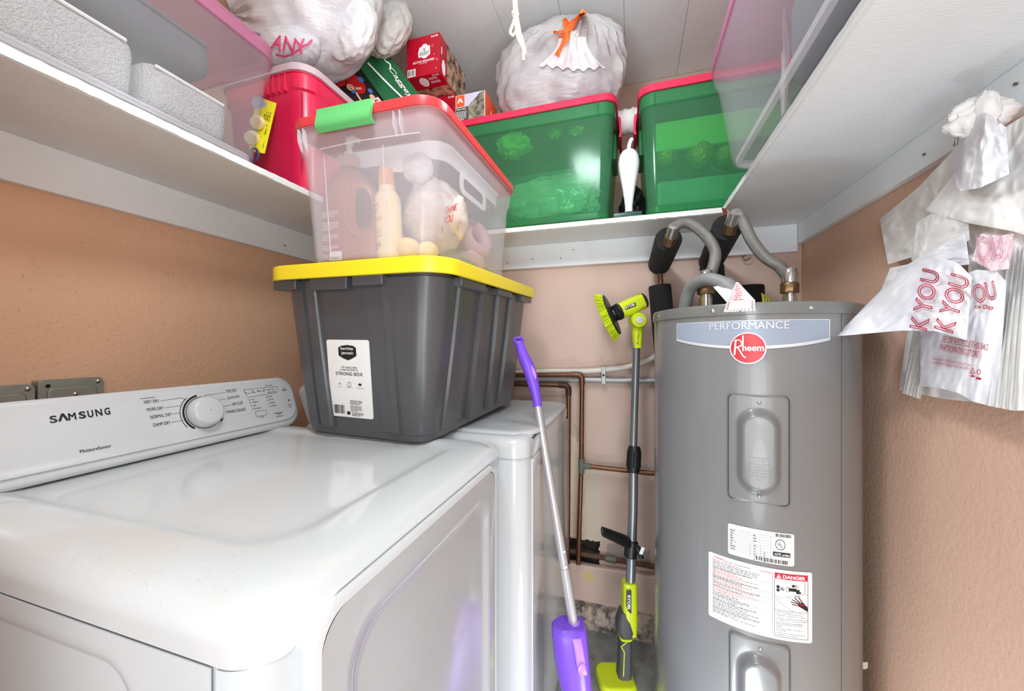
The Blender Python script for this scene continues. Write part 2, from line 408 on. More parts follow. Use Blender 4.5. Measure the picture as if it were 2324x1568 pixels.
# ------------------------------------------------------------- shelves: board with a chipped front edge on a cleat
EDGE = white_paint('chipped_white_edge_paint', (226, 227, 226), .2)
def shelf(name, label, board, edge, cleat, loc):
    t = thing(name, label, 'shelf', loc)
    part('shelf_board', board, SHELF_UNDER, t); part('front_edge', edge, EDGE, t, 'chipped white front edge'); part('cleat', cleat, CLEAT_W, t)
    return t
def rough_edge(p0, p1, out, th, seed):   # strip of the board's front edge, corners nibbled
    r = random.Random(seed); p0 = V(p0); p1 = V(p1); out = V(out); n = 90; R = []
    for k in range(n + 1):
        p = p0.lerp(p1, k / n); j = lambda s: r.uniform(-s, s)
        R.append([p + V((0, 0, 0)), p + out * (.006 + j(.0006)) + V((0, 0, .0015 + abs(j(.0022)))), p + out * (.006 + j(.0006)) + V((0, 0, th - .0015 - abs(j(.0018)))), p + V((0, 0, th))])
    return MB().loft(R)
lsh = shelf('wall_shelf', 'long white painted shelf along the left wall above the dryer', MB().box((XLU, .10, ZS0), (-.991, YBU, ZS1)),
      rough_edge((-.991, .10, ZS0), (-.991, 1.53, ZS0), (1, 0, 0), ZS1 - ZS0, 1), MB().rbox((XL, .10, 1.609), (-1.328, YB - .02, ZS0), .002), (-1.3, 1, ZS0))
bsh = shelf('wall_shelf', 'white painted shelf along the back wall carrying the green bins', MB().box((-.991, 1.536, ZS0), (.324, YBU, ZS1)),
      rough_edge((-.985, 1.536, ZS0), (.322, 1.536, ZS0), (0, -1, 0), ZS1 - ZS0, 2), MB().rbox((-1.328, 1.750, 1.609), (.627, YB, ZS0), .002), (-.3, 1.75, ZS0))
rsh = shelf('wall_shelf', 'wide white painted shelf along the right wall above the water heater', MB().box((.324, YF, ZS0), (XRU, YBU, ZS1)),
      rough_edge((.324, YF, ZS0), (.324, 1.536, ZS0), (-1, 0, 0), ZS1 - ZS0, 3), MB().rbox((.626, YF, 1.637), (XR, YB - .02, ZS0), .002), (.63, 1, ZS0))
NAIL = mat('dull_steel', (120, 120, 118), .35, .9)
def nails(t, pts, d, n=5):
    for p in pts:
        p = V(p); part('nail', MB().cyl(p, p + V(d) * .004, .0022, .0028, 8), NAIL, t)
nails(bsh, [PY(1209, 589, 1.75), PY(1273, 586, 1.75), PY(1301, 567, 1.75), PY(1152, 597, 1.75)], (0, -1, 0))
nails(lsh, [PX(645, 557, -1.328)], (1, 0, 0))
nails(rsh, [PX(2100, 350, .626), PX(2309, 190, .626)], (-1, 0, 0))

# ============================================================= dryer
ENAMEL = mat('white_enamel', (204, 207, 209), .18, var=.015, coat=.25)
def dirty_enamel():
    m = mat('worn_white_enamel_top', (207, 210, 211), .16, var=0.0, coat=.25); g = G(m); b = g.N['Principled BSDF']; tc = g.N.new('ShaderNodeTexCoord').outputs['Object']
    base = lin((207, 210, 211)); sp = g.N.new('ShaderNodeSeparateXYZ'); g.L.new(tc, sp.inputs[0])
    mp = g.N.new('ShaderNodeMapping'); mp.inputs['Scale'].default_value = (5, 40, 5); mp.inputs['Rotation'].default_value = (0, 0, .5); g.L.new(tc, mp.inputs[0])
    col = g.mix(g.math('MULTIPLY', g.ramp(g.noise(mp.outputs[0], 3, 5), .5, .9), .16), base, lin((206, 200, 190)))
    # rust specks along the worn left edge of the top
    near = g.math('MULTIPLY', g.ramp(sp.outputs[1], -.205, -.30), g.ramp(sp.outputs[2], .97, .99))
    col = g.mix(g.math('MULTIPLY', near, g.math('MULTIPLY', g.ramp(g.noise(tc, 9, 3), .45, .7), .35)), col, lin((206, 196, 176)))
    spk = g.math('MULTIPLY', g.math('GREATER_THAN', g.noise(mp.outputs[0], 30, 4, .75), .645), g.math('MULTIPLY', near, g.ramp(g.noise(tc, 5, 2), .46, .58)))
    col = g.mix(g.math('MULTIPLY', spk, .7), col, lin((120, 84, 60)))
    g.L.new(col, b.inputs['Base Color']); return m
def rrect_dense(w, l, r, n=8, m=16):
    p = rrect(w, l, r, n); out = []
    for i, a in enumerate(p):
        b = p[(i + 1) % len(p)]; out.append(a)
        if i % (n + 1) == n: out += [(a[0] + (b[0] - a[0]) * k / m, a[1] + (b[1] - a[1]) * k / m) for k in range(1, m)]
    return out
def sstep(a, b, x):
    t = max(0, min(1, (x - a) / (b - a))); return t * t * (3 - 2 * t)
dr = thing('dryer', 'white front-loading clothes dryer at the lower left with knob and printed control panel', 'dryer', (-.69, .6, 0))
DX0, DX1, DY0, DY1 = -1.06, -.318, .257, .943
mb = MB(); cx, cy = (DX0 + DX1 - .008) / 2, (DY0 + DY1) / 2; w_, l_ = DX1 - DX0 - .008, DY1 - DY0 - .002
mb.loft([[V((cx + x, cy + y, z)) for x, y in rrect(w_, l_, .042, 8)] for z in (.012, .93, .9385)])
part('cabinet', mb, ENAMEL, dr)
# stamped side panel
def side(a, b):
    x = DX0 + .01 + (-.374 - DX0 - .01) * a; z = .02 + .9182 * b
    d = .010 * sstep(.0, .022, min(-.478 - x, .912 - z, z - .2))
    if x > -.54 and z > .85:
        q = math.hypot(max(x + .54, 0), max(z - .85, 0)); d = .010 * sstep(.0, .022, .062 - q)
    return V((x, DY0 - .0035 + d * .9, z))
mb = MB().sheet(lambda a, b: side(1 - a, b), 90, 110, -.0015); part('side_panel', mb, ENAMEL, dr)
mb = MB().rbox((-.372, DY0 - .001, .02), (-.30, DY0 + .02, .9355), .003); part('corner_post', MB().loft([[V((cx + x, cy + y, z)) for x, y in rrect(w_ + .006, l_ + .006, .045, 8) if x > .26] for z in (.02, .9375)], closed=True), ENAMEL, dr)
# top with rounded shoulders and a shallow tray
mb = MB(); prof = [(.0, .940), (.0, .958), (.0015, .967), (.006, .976), (.013, .984), (.023, .990), (.038, .9945), (.056, .997), (.078, .998), (.088, .9965), (.097, .9935), (.108, .9915), (.125, .991)]
R = []
for d, z in prof:
    k = 1.05; x0, x1 = DX0 + d * .2, DX1 + .004 - d * k; y0, y1 = DY0 - .002 + d, DY1 - d
    rg = []
    for x, y in rrect_dense(x1 - x0, y1 - y0, .05 + d * .25, 10, 18):
        X, Y = (x0 + x1) / 2 + x, (y0 + y1) / 2 + y; zz = z
        arch = sstep(.285, .315, Y) * (1 - sstep(.86, .90, Y)) * sstep(x1 - .06, x1 - .02, X)
        bow = .014 * arch if d < .04 else .014 * arch * max(0, 1 - (d - .04) / .05)
        if zz < .976: zz = zz + (.976 - zz) * arch
        rg.append(V((X + bow, Y, zz)))
    R.append(rg)
mb.loft(R, True, True); part('top_panel', mb, dirty_enamel(), dr, smooth=60)
# door
def yz(x): return lambda a, b: V((x, a, b))
dy, dz, dw, dh = .557, .512, .530, .925
GREYEN = mat('satin_white_door', (184, 186, 189), .12, var=.01, coat=.3)
R = []
for ins, x in ((.006, -.335), (0, -.318), (0, -.306), (.002, -.299), (.006, -.295), (.012, -.293)):
    R.append([V((x, dy + a, dz + b)) for a, b in rrect(dw - 2 * ins, dh - 2 * ins, .034, 8)])
mb = MB().loft(R, True, False)
for ins, x in ((.012, -.2932), (.045, -.2925), (.055, -.294), (.062, -.299), (.075, -.3015), (.12, -.302)):
    R2 = [V((x, dy + a, dz + b)) for a, b in rrect(dw - 2 * ins, dh - 2 * ins, .034 + ins * .35, 8)]
    if ins == .012: RR = [R2]
    else: RR.append(R2)
dd = part('door', mb, ENAMEL, dr)
part('door_face', MB().loft(RR, False, True), GREYEN, dd, smooth=60)
part('door_gap_shade', MB().rbox((-.345, .29, .05), (-.3262, .828, .96), .003), mat('door_gap_shade_grey', (120, 120, 122), .6), dr)  # grey slab paints the shade of the recess around the door
# control panel, leaning back
class Plane:
    def __init__(s, o, ex, ey): s.o = V(o); s.ex = V(ex).normalized(); s.ey = V(ey).normalized(); s.n = s.ex.cross(s.ey)
    def f(s, off=0.0): return lambda x, y: s.o + s.ex * x + s.ey * y + s.n * off
    def uv(s, u, v): q = hit(u, v, s.o, s.n) - s.o; return q.dot(s.ex), q.dot(s.ey)
    def M(s): return basis(s.ex, s.ey, s.n, s.o)
def tpx(mb, P, txt, bl, br, tl, off=.0006, bold=0.0, outline=0.0, hfac=1.0, fmap=None, shear=0.0):
    x0, y0 = P.uv(*bl); x1, y1 = P.uv(*br); x2, y2 = P.uv(*tl)
    text(mb, txt, fmap or P.f(off), min(x0, x2) if abs(x0 - x2) < .01 else x0, y0, x1 - x0, (y2 - y0) * hfac, bold, outline, shear)
CPN = Plane((-.985, .256, .9985), (0, 1, 0), (-.047, 0, .146))
mb = MB().rbox((0, 0, -.03), (.687, .153, 0), .011, CPN.M(), 4, .045); cp = part('control_panel', mb, ENAMEL, dr)
mb = MB()
R = []
for ins, z in ((.012, .0001), (.018, -.0002), (.024, -.0022), (.032, -.0026)):
    R.append([CPN.f(z)(.3435 + a, .0765 + .004 + b) for a, b in rrect(.687 - 2 * ins, .153 - 2 * ins - .006, .042, 8)])
mb.loft([[p + CPN.n * .0036 for p in r] for r in R], False, True); part('panel_face', mb, ENAMEL, cp)
mb = MB().rbox((-1.095, .27, .992), (-1.04, .93, 1.115), .015); part('panel_housing', mb, ENAMEL, dr)
FO = .0018; mb = MB()
tpx(mb, CPN, 'S', (114, 961), (131, 958), (110, 945), FO, .02)
for ch, x0, x1 in (('M', 154, 174), ('S', 177, 197), ('U', 197, 214), ('N', 215, 234), ('G', 235, 252)):
    yb = lambda x: 960 - (x - 117) * .148
    tpx(mb, CPN, ch, (x0 + 3, yb(x0)), (x1 - 1, yb(x1)), (x0 - 1, yb(x0) - 16), FO, .03)
xa, ya = CPN.uv(134, 957); xb, yb_ = CPN.uv(153, 955); _, yt = CPN.uv(142, 939)
stroke(mb, CPN.f(FO), [(xa, ya), ((xa + xb) / 2, yt), (xb, ya)], .0035)
part('brand_lettering', mb, INK, cp, stuff=True)
mb = MB()
tpx(mb, CPN, 'MoistureSensor', (181, 1029), (252, 1016), (180, 1021), FO, .012)
for t_, bl, br, h in (('VERY DRY', (325, 917), (361, 911), 7), ('MORE DRY', (333, 934), (371, 928), 7), ('NORMAL DRY', (341, 951), (389, 942), 7.5), ('DAMP DRY', (348, 969), (386, 960), 7.5),
                      ('TIME DRY', (512, 892), (537, 888), 6.5), ('QUICK DRY', (516, 907), (544, 902), 6.5), ('AIR FLUFF', (526, 921), (551, 916), 6.5), ('WRINKLE RELEASE', (513, 939), (557, 931), 6.5),
                      ('POWER', (641, 888), (655, 886), 4), ('START', (654, 921), (667, 918), 4), ('PAUSE', (657, 926), (669, 923), 4), ('Temp.', (589, 950), (600, 948), 4), ('Time', (628, 942), (637, 940), 4), ('Time/Moisture', (626, 948), (644, 944), 3.5),
                      ('High', (571, 909), (577, 908), 3.5), ('Medium', (573, 915), (585, 913), 3.5), ('Low', (575, 922), (581, 921), 3.5), ('Extra Low', (577, 929), (593, 926), 3.5),
                      ('30 min', (607, 902), (617, 900), 3.5), ('40 min', (610, 909), (620, 907), 3.5), ('50 min', (613, 916), (623, 914), 3.5), ('60 min', (616, 923), (626, 921), 3.5),
                      ('Time Left', (601, 877), (617, 875), 3), ('Drying', (558, 895), (567, 893), 3), ('Cooling', (570, 893), (580, 891), 3), ('Wrinkle', (583, 890), (593, 888), 3), ('End', (596, 889), (601, 888), 3), ('Child Lock', (608, 886), (622, 883), 3), ('Filter Check', (611, 892), (626, 889), 3)):
    tpx(mb, CPN, t_, bl, br, (bl[0] - 1.5, bl[1] - h), FO, .004)
f = CPN.f(FO); up_ = CPN.uv
def pline(pts, wd): stroke(mb, f, [up_(*p) for p in pts], wd)
for pts in ([(363, 910), (412, 903), (421, 909)], [(373, 926), (408, 921)], [(391, 940), (407, 937)], [(388, 959), (414, 954)], [(463, 901), (466, 897), (510, 891)], [(489, 909), (513, 905)], [(504, 923), (524, 919)],
            [(552, 885), (628, 877), (629, 891), (561, 902), (552, 885)], [(578, 935), (602, 930), (605, 941), (581, 946), (578, 935)]): pline(pts, .0007)
pline([(621, 939), (641, 935)], .0012)
for p in ((556, 891), (572, 888), (585, 886), (598, 884), (605, 885), (608, 891), (565, 908), (567, 914), (570, 921), (573, 929), (603, 902), (606, 909), (609, 916), (612, 923)):
    x, y = up_(*p); disc(mb, f, x, y, .0013, .0018, 10)
for p, q in (((317, 906), (351, 898)), ((507, 884), (533, 878))):     # black tabs with white words
    x0, y0 = up_(*p); x1, y1 = up_(*q); bar(mb, f, x0, y0, x1, y0 + .0085)
x, y = up_(644, 882); annulus(mb, f, x, y, .0045, .0008, -4.2, 1.0); stroke(mb, f, [(x, y), (x, y + .005)], .0008)
x, y = up_(656, 908); poly(mb, f, [(x - .005, y - .004), (x - .005, y + .004), (x + .001, y)]); stroke(mb, f, [(x + .003, y - .004), (x + .003, y + .004)], .0009); stroke(mb, f, [(x + .0055, y - .004), (x + .0055, y + .004)], .0009)
kx, ky = up_(462, 936); kr = (up_(504, 932)[0] - up_(422, 941)[0]) / 2 * .93
annulus(mb, f, kx, ky, kr * 1.16, .0045, 1.75, 4.05); annulus(mb, f, kx, ky, kr * 1.34, .0014, 2.2, 3.75); annulus(mb, f, kx, ky, kr * 1.03, .0014)
poly(mb, f, [(kx + kr * .92, ky - kr * .62), (kx + kr * 1.12, ky - kr * .58), (kx + kr * .86, ky - kr * .86)])
part('panel_print', mb, INK, cp, stuff=True)
mb = MB(); f2 = CPN.f(FO + .0004)
for s_, p, q in (('Sensor Dry', (319, 905), (349, 899)), ('Manual Dry', (509, 883), (531, 879))):
    x0, y0 = up_(*p); x1, y1 = up_(*q); text(mb, s_, f2, x0 + .001, y0 + .0018, x1 - x0, .005)
part('tab_print', mb, WHITEINK, cp, stuff=True)
KM = CPN.M() @ Matrix.Translation((kx, ky, .001))
part('knob', MB().lathe([(kr * 1.0, 0), (kr, .004), (kr * .97, .012), (kr * .90, .020), (kr * .84, .0235), (kr * .75, .025), (0.001, .0255)], KM, 48, False, False), ENAMEL, cp, 'white dial with a sloping rim')
for (p, q, hh) in (((637, 892), (659, 887), .022), ((648, 932), (672, 927), .040), ((578, 946), (603, 941), .017), ((614, 938), (640, 933), .017)):
    x0, y0 = up_(*p); x1, y1 = up_(*q); part('button', MB().rbox((x0 + .001, y0, -.001), (x1, y0 + hh, .0009), .0006, CPN.M(), 2, .004), ENAMEL, cp)
for sx in (-1.0, -.36):
    for sy in (.30, .90): part('foot', MB().cyl((sx, sy, 0), (sx, sy, .013), .02), mat('black_rubber', (30, 30, 30), .7), dr)

# ============================================================= washer
wa = thing('washer', 'white top-loading washing machine behind the dryer beside the purple mop', 'washer', (-.65, 1.31, 0))
WX0, WX1, WY0, WY1 = -1.02, -.262, .960, 1.665
cx, cy = (WX0 + WX1) / 2, (WY0 + WY1) / 2; w_, l_ = WX1 - WX0, WY1 - WY0
def wring(d, z, k=1.0, bow=.012):
    out = []
    for x, y in rrect_dense(w_ - d * 2 * k, l_ - d * 2, .045, 8, 12):
        out.append(V((cx + x + (bow * max(0, 1 - (y / (l_ / 2)) ** 2) if x > 0 else 0), cy + y, z)))
    return out
part('cabinet', MB().loft([wring(.002, .012), wring(.002, .93), wring(.004, .936)]), ENAMEL, wa, smooth=50)
part('front_panel', MB().rbox((WX1 + .001, WY0 + .050, .02), (WX1 + .0075, WY1 - .045, .928), .003), mat('glossy_pale_grey_panel', (206, 206, 206), .08, var=.01, coat=.5), wa)
part('top_frame', MB().loft([wring(.0, .938), wring(0, .966), wring(.002, .976), wring(.008, .985), wring(.018, .991), wring(.034, .993), wring(.05, .990)]), ENAMEL, wa, smooth=60)
ld = part('lid', MB().loft([[V((-.53 + x + (.010 * max(0, 1 - (y / .31) ** 2) if x > 0 else 0), 1.325 + y, z)) for x, y in rrect_dense(.545 - 2 * i, .625 - 2 * i, .07, 8, 10)] for i, z in ((.004, .982), (0, .9875), (.001, .992), (.006, .9960), (.02, .9970), (.05, .9960), (.09, .995))]), ENAMEL, wa, smooth=60)
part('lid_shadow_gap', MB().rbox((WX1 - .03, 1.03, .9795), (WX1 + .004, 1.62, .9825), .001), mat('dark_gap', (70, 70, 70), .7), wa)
CW = Plane((-.935, WY0 + .02, .992), (0, 1, 0), (-.06, 0, .146))
part('control_console', MB().rbox((0, 0, -.07), (.66, .15, 0), .014, CW.M(), 4, .03), ENAMEL, wa)
for sx in (-.96, -.32):
    for sy in (1.01, 1.61): part('foot', MB().cyl((sx, sy, 0), (sx, sy, .013), .02), mat('black_rubber', (30, 30, 30), .7), wa)
# ============================================================= water heater
HC = V((.338, 1.317, 0)); HR = .262
h0 = V((-.2487, -.9686, 0)).normalized(); h1 = V((.9686, -.2487, 0)).normalized()
class Cyl:      # developed surface of the tank: x = arc length to the right, y = height
    def f(s, off=0.0):
        def g(x, y):
            a = x / HR; return HC + (h0 * math.cos(a) + h1 * math.sin(a)) * (HR + off) + UP * y
        return g
    def uv(s, u, v):
        d = ray(u, v); ox, oy = -HC.x, -HC.y; A = d.x**2 + d.y**2; B = 2 * (ox * d.x + oy * d.y); Cc = ox**2 + oy**2 - HR**2
        D = B * B - 4 * A * Cc; t = (-B - math.sqrt(max(D, 0))) / (2 * A); p = CAM + d * t; q = p - HC
        return math.atan2(q.dot(h1), q.dot(h0)) * HR, p.z
TK = Cyl()
TANKGREY = mat('satin_grey_tank_paint', (126, 126, 126), .26, var=.03, vscale=3, coat=.25)
LIDGREY = mat('grey_tank_lid_paint', (116, 117, 114), .3, var=.03, coat=.2)
wh = thing('water_heater', 'tall grey cylindrical water heater with a red round badge in the back right corner', 'water heater', (HC.x, HC.y, 0))
T = Matrix.Translation(HC)
part('tank', MB().lathe([(HR - .03, .03), (HR - .004, .035), (HR, .045), (HR, 1.322)], T, 128, True, False), TANKGREY, wh)
part('top_cap', MB().lathe([(HR + .0005, 1.316), (HR + .0045, 1.317), (HR + .0045, 1.339), (HR + .002, 1.3445), (HR - .006, 1.3465), (HR - .03, 1.347), (.02, 1.352)], T, 128, False, True), LIDGREY, wh)
part('base_ring', MB().lathe([(HR - .01, .0), (HR + .003, .002), (HR + .003, .03), (HR - .01, .034)], T, 96), LIDGREY, wh)
SCREW = mat('bright_screw_metal', (205, 205, 202), .25, .9)
def screw_at(x, y, parent, off=.0045, r=.005):
    c = TK.f(off)(x, y); n = (c - HC); n.z = 0; n.normalize()
    part('screw', MB().lathe([(r, -.001), (r, .0012), (r * .6, .003), (.0003, .0034)], axis_frame(c, c + n), 12, False, False), SCREW, parent)
for px in ((1498, 729), (1619, 706), (1838, 700), (1951, 707)):
    x, y = TK.uv(*px); screw_at(x, 1.329, wh)
# vertical seam of the jacket
x, _ = TK.uv(1912, 1000)
mb = MB(); mb.grid(lambda a, b: TK.f(.0012)(x - .004 + .008 * a, .05 + 1.265 * b), 1, 4); part('jacket_seam', mb, TANKGREY, wh)
# badge
mb = MB(); x0, y0 = TK.uv(1537, 735); x1, _ = TK.uv(1882, 727); xm = (x0 + x1) / 2; yt = 1.3005
yb_e = TK.uv(1538, 774)[1]; yb_m = TK.uv(1698, 792)[1]
def lower(x): return yb_m + (yb_e - yb_m) * ((x - xm) / (x1 - xm)) ** 2
BADGE = mat('blue_grey_badge', (152, 162, 178), .28, var=.08, vscale=4); SILV = mat('silver_badge_trim', (226, 228, 232), .25, .25)
mb = MB().grid(lambda a, b: TK.f(.0012)(x0 + (x1 - x0) * a, lower(x0 + (x1 - x0) * a) + .008 + (yt - lower(x0 + (x1 - x0) * a) - .008) * b), 48, 4)
bd = part('performance_badge', mb, BADGE, wh, 'long blue-grey badge with silver lettering')
mb = MB().grid(lambda a, b: TK.f(.0014)(x0 + (x1 - x0) * a, lower(x0 + (x1 - x0) * a) + .0075 * b), 48, 1)
mb.grid(lambda a, b: TK.f(.0014)(x0 + (x1 - x0) * a, yt + .0016 * b), 48, 1)
for xe in (x0 - .001, x1 - .001): mb.grid(lambda a, b: TK.f(.0014)(xe + .002 * a, yb_e + (yt - yb_e) * b), 1, 2)
part('silver_trim', mb, SILV, bd)
mb = MB(); bx, by = TK.uv(1611, 748); ex, _ = TK.uv(1790, 747); hh = .0185
text(mb, 'PERFORMANCE', TK.f(.0022), bx, by - .001, ex - bx, hh, .010); part('badge_lettering', mb, SILV, bd)
rx, ry = TK.uv(1697, 790); rw = (TK.uv(1739, 792)[0] - TK.uv(1656, 790)[0]) / 2; rh = (TK.uv(1697, 755)[1] - TK.uv(1697, 827)[1]) / 2
def oval(k, off, n=40): return [TK.f(off)(rx + rw * k * math.cos(2*PI*i/n), ry + rh * k * math.sin(2*PI*i/n)) for i in range(n)]
def ovalmb(k, off):
    mb = MB(); R = [oval(k, .0012), oval(k, off)] + [oval(k * q, off) for q in (.8, .5, .2)]; return mb.loft(R, False, True)
rb = part('round_badge', ovalmb(1.0, .0026), SILV, wh, 'round badge with a white rim')
part('badge_disc', ovalmb(.93, .0030), mat('badge_red', (203, 36, 44), .28, var=.03), rb)
mb = MB(); f = TK.f(.0038)
text(mb, 'heem', f, rx - rw * .30, ry - rh * .18, rw * 1.16, rh * .42, .02)
bar(mb, f, rx - rw * .30, ry - rh * .18, rx - rw * .22, ry + rh * .80)       # tall stem shared by the R and the h
stroke(mb, f, [(rx - rw * .72, ry - rh * .45), (rx - rw * .66, ry + rh * .52)], rw * .10)
stroke(mb, f, [(rx - rw * .72, ry + rh * .50), (rx - rw * .45, ry + rh * .52), (rx - rw * .32, ry + rh * .36), (rx - rw * .36, ry + rh * .14), (rx - rw * .64, ry + rh * .03)], rw * .07)
stroke(mb, f, [(rx - rw * .55, ry + rh * .05), (rx - rw * .25, ry - rh * .50), (rx - rw * .10, ry - rh * .62)], rw * .08)
part('badge_lettering', mb, WHITEINK, rb)
# access covers
def cover(px_tl, px_tr, px_bl, ytop, ybot, cyc, chh, parent, txt):
    xa = TK.uv(*px_tl)[0]; xb = TK.uv(*px_tr)[0]; wv = xb - xa; hv = ytop - ybot; xm = (xa + xb) / 2 + .000
    def hgt(x, y):
        dx = abs(x - (xa + xb) / 2) - wv / 2 + .012; dy_ = abs(y - (ytop + ybot) / 2) - hv / 2 + .012
        q = .012 - math.hypot(max(dx, 0), max(dy_, 0)) + min(max(dx, dy_), 0) * -1
        h = .0045 * sstep(0, .003, q)
        qx = x - xm; qy = max(abs(y - cyc) - chh, 0); r = math.hypot(qx, qy)
        h += .020 * (1 - sstep(.028, .047, r)); return h
    NX, NY = 56, 96
    mb = MB().grid(lambda a, b: TK.f(hgt(xa + wv * a, ybot + hv * b))(xa + wv * a, ybot + hv * b), NX, NY)
    # drop corner faces outside the rounded outline onto the tank
    c = part('access_cover', mb, TANKGREY, parent, smooth=60)
    OUT = mat('cover_edge_shadow', (84, 84, 84), .6)
    mb = MB(); pts = [((xa + xb) / 2 + p, (ytop + ybot) / 2 + q) for p, q in rrect(wv - .001, hv - .001, .012, 5)]
    n = len(pts); mb.loft([[TK.f(o)(p[0] * 1 + ((xa + xb) / 2 - p[0]) * -k, p[1] + ((ytop + ybot) / 2 - p[1]) * -k) for p in pts] for o, k in ((.0005, .022), (.0016, .012), (.0052, .004), (.0056, -.006))], False, False)
    part('cover_rim', mb, LIDGREY, c)
    for yy in (ytop - .018, ybot + .018): screw_at(xm + .002, yy, c, .0045, .0045)
    if txt:
        mb = MB(); f = TK.f(.0252)
        for k, s_ in enumerate(('HIGH VOLTAGE', 'SHUT OFF', 'DISCONNECT POWER', 'BEFORE', 'ADJUSTING', 'THERMOSTAT', 'OR SERVICING', 'UNIT')):
            ww = .0028 * len(s_); text(mb, s_, f, xm - ww / 2, cyc - .014 - k * .0072, ww, .0040, 0)
        part('embossed_lettering', mb, mat('light_grey_emboss', (158, 158, 158), .4), c)
    return c
yA = (TK.uv(1652, 893)[1] + TK.uv(1790, 898)[1]) / 2; yB = (TK.uv(1652, 1131)[1] + TK.uv(1790, 1147)[1]) / 2
cover((1652, 893), (1791, 898), None, yA, yB, (TK.uv(1722, 935)[1] + TK.uv(1722, 1112)[1]) / 2, .058, wh, True)
yA2 = TK.uv(1654, 1428)[1]; 
cover((1655, 1440), (1792, 1460), None, yA2, yA2 - (yA - yB), yA2 - (yA - yB) / 2 - .003, .058, wh, False)
# rating plate
def label_patch(name, tl, tr, bl, br, parent, label):
    a = TK.uv(*tl); b = TK.uv(*tr); c = TK.uv(*bl); d = TK.uv(*br)
    x0 = (a[0] + c[0]) / 2; x1 = (b[0] + d[0]) / 2; y1 = (a[1] + b[1]) / 2; y0 = (c[1] + d[1]) / 2
    cx, cy = (x0 + x1) / 2, (y0 + y1) / 2; n = 4
    mb = MB(); R = []
    w_, h_ = x1 - x0, y1 - y0; r = .005
    # outline columns so that the sheet follows the tank
    def g(a_, b_):
        x = x0 + w_ * a_; e = min(x - x0, x1 - x); ins = r - math.sqrt(max(0, r * r - max(0, r - e) ** 2)) if e < r else 0
        return TK.f(.0009)(x, y0 + ins + (h_ - 2 * ins) * b_)
    NX = 60; xs = [0, .003, .008, .014] + [k / NX for k in range(2, NX - 1)] + [.986, .992, .997, 1]
    vs = [g(a_, b_) for b_ in (0, 1) for a_ in xs]; m = len(xs)
    mb.add(vs, [(i, i + 1, m + i + 1, m + i) for i in range(m - 1)])
    return part(name, mb, PAPER, parent, label), x0, y0, w_, h_
pl, x0, y0, w_, h_ = label_patch('rating_plate', (1654, 1186), (1803, 1213), (1651, 1256), (1801, 1284), wh, 'white rating label with tables and barcodes')
f = TK.f(.0015); F = lambda x, y: f(x0 + w_ * x, y0 + h_ * y); mb = MB(); r_ = random.Random(11)
for k in range(9):
    yy = .85 - k * .085; bar(mb, F, .03, yy, .63 if k else .70, yy + .008, 10)
    if k < 8: fine(mb, F, .03, yy - .005, r_.uniform(.08, .17), 1, .055, .035, r_)
for xx, ya, yb in ((.34, .10, .52), (.49, .08, .52), (.645, .15, .85)): bar(mb, F, xx, ya, xx + .005, yb)
for k in range(6):
    fine(mb, F, .39, .50 - k * .085, .05, 1, .05, .035, r_)
    if k > 1: fine(mb, F, .54, .50 - k * .085, .05, 1, .05, .035, r_)
for k in range(3): fine(mb, F, .385, .83 - k * .085, .11, 1, .05, .035, r_)
part('fine_print', mb, GREYINK, pl, stuff=True)
mb = MB(); barcode(mb, F, .43, .035, .47, .12, r_); barcode(mb, F, .72, .87, .23, .10, r_)
f9 = lambda x, y: F(.79 + x, .63 + y)
annulus(mb, f9, 0, 0, .155, .02, asp=.46); text(mb, 'U', f9, -.035, -.02, .03, .10, .02); text(mb, 'L', f9, .005, -.08, .025, .10, .02)
bar(mb, F, .68, .26, .94, .40, 6); part('plate_marks', mb, INK, pl)
mb = MB(); f = TK.f(.0019); F2 = lambda x, y: f(x0 + w_ * x, y0 + h_ * y); text(mb, 'ASME', F2, .70, .29, .10, .08, .02); text(mb, 'certified', F2, .815, .29, .11, .075, .015); part('plate_white_lettering', mb, WHITEINK, pl)
# warning label
pl, x0, y0, w_, h_ = label_patch('warning_label', (1607, 1254), (1842, 1293), (1610, 1404), (1843, 1450), wh, 'white warning label with red danger panel')
f = TK.f(.0015); F = lambda x, y: f(x0 + w_ * x, y0 + h_ * y); mb = MB(); mr = MB()
mf = MB(); rows = 32
for k in range(rows):
    yy = .895 - k * .0255
    tgt = mr if k in (0, 5, 6, 7, 8, 11, 12, 14, 16, 17, 18) else mf
    fine(tgt, F, .055, yy + .02, .555 * (1 if k % 5 else .75), 1, .02, .0095, RND)
    if k in (4, 9, 10, 13, 15, 20, 23, 28): bar(mb, F, .05, yy - .003, .615, yy - .0005, 12)
stroke(mb, F, [(.05, .07), (.05, .93)], .003); stroke(mb, F, [(.62, .055), (.62, .94)], .003)
for xx in (.64, .955): stroke(mb, F, [(xx, .045), (xx, .87)], .004)
bar(mb, F, .64, .043, .955, .048, 8); bar(mb, F, .64, .425, .955, .429, 8)
bar(mp2 := MB(), F, .64, .87, .955, .955, 8); part('danger_band', mp2, REDINK, pl); part('fine_red_print', mr, FINERED, pl, stuff=True); part('fine_print', mf, FINEINK, pl, stuff=True)
y_ = .395
for n_, s_ in enumerate(('Water temperature over 125 F', '(52 C) can cause severe burns', 'instantly or death from scalds.', '', 'Children, disabled and elderly are', 'at highest risk of being scalded.', '', 'See instruction manual before', 'setting temperature at water', 'heater.', '', 'Feel water before bathing or', 'showering.', '', 'Temperature limiting valves are', 'available, see manual.')):
    if s_: text(mb, s_, F, .655, y_, .0088 * len(s_), .019, .006); y_ -= .0265
    else: y_ -= .010
text(mb, 'ELECTRIC WATER HEATER', F, .17, .925, .25, .016, .01)
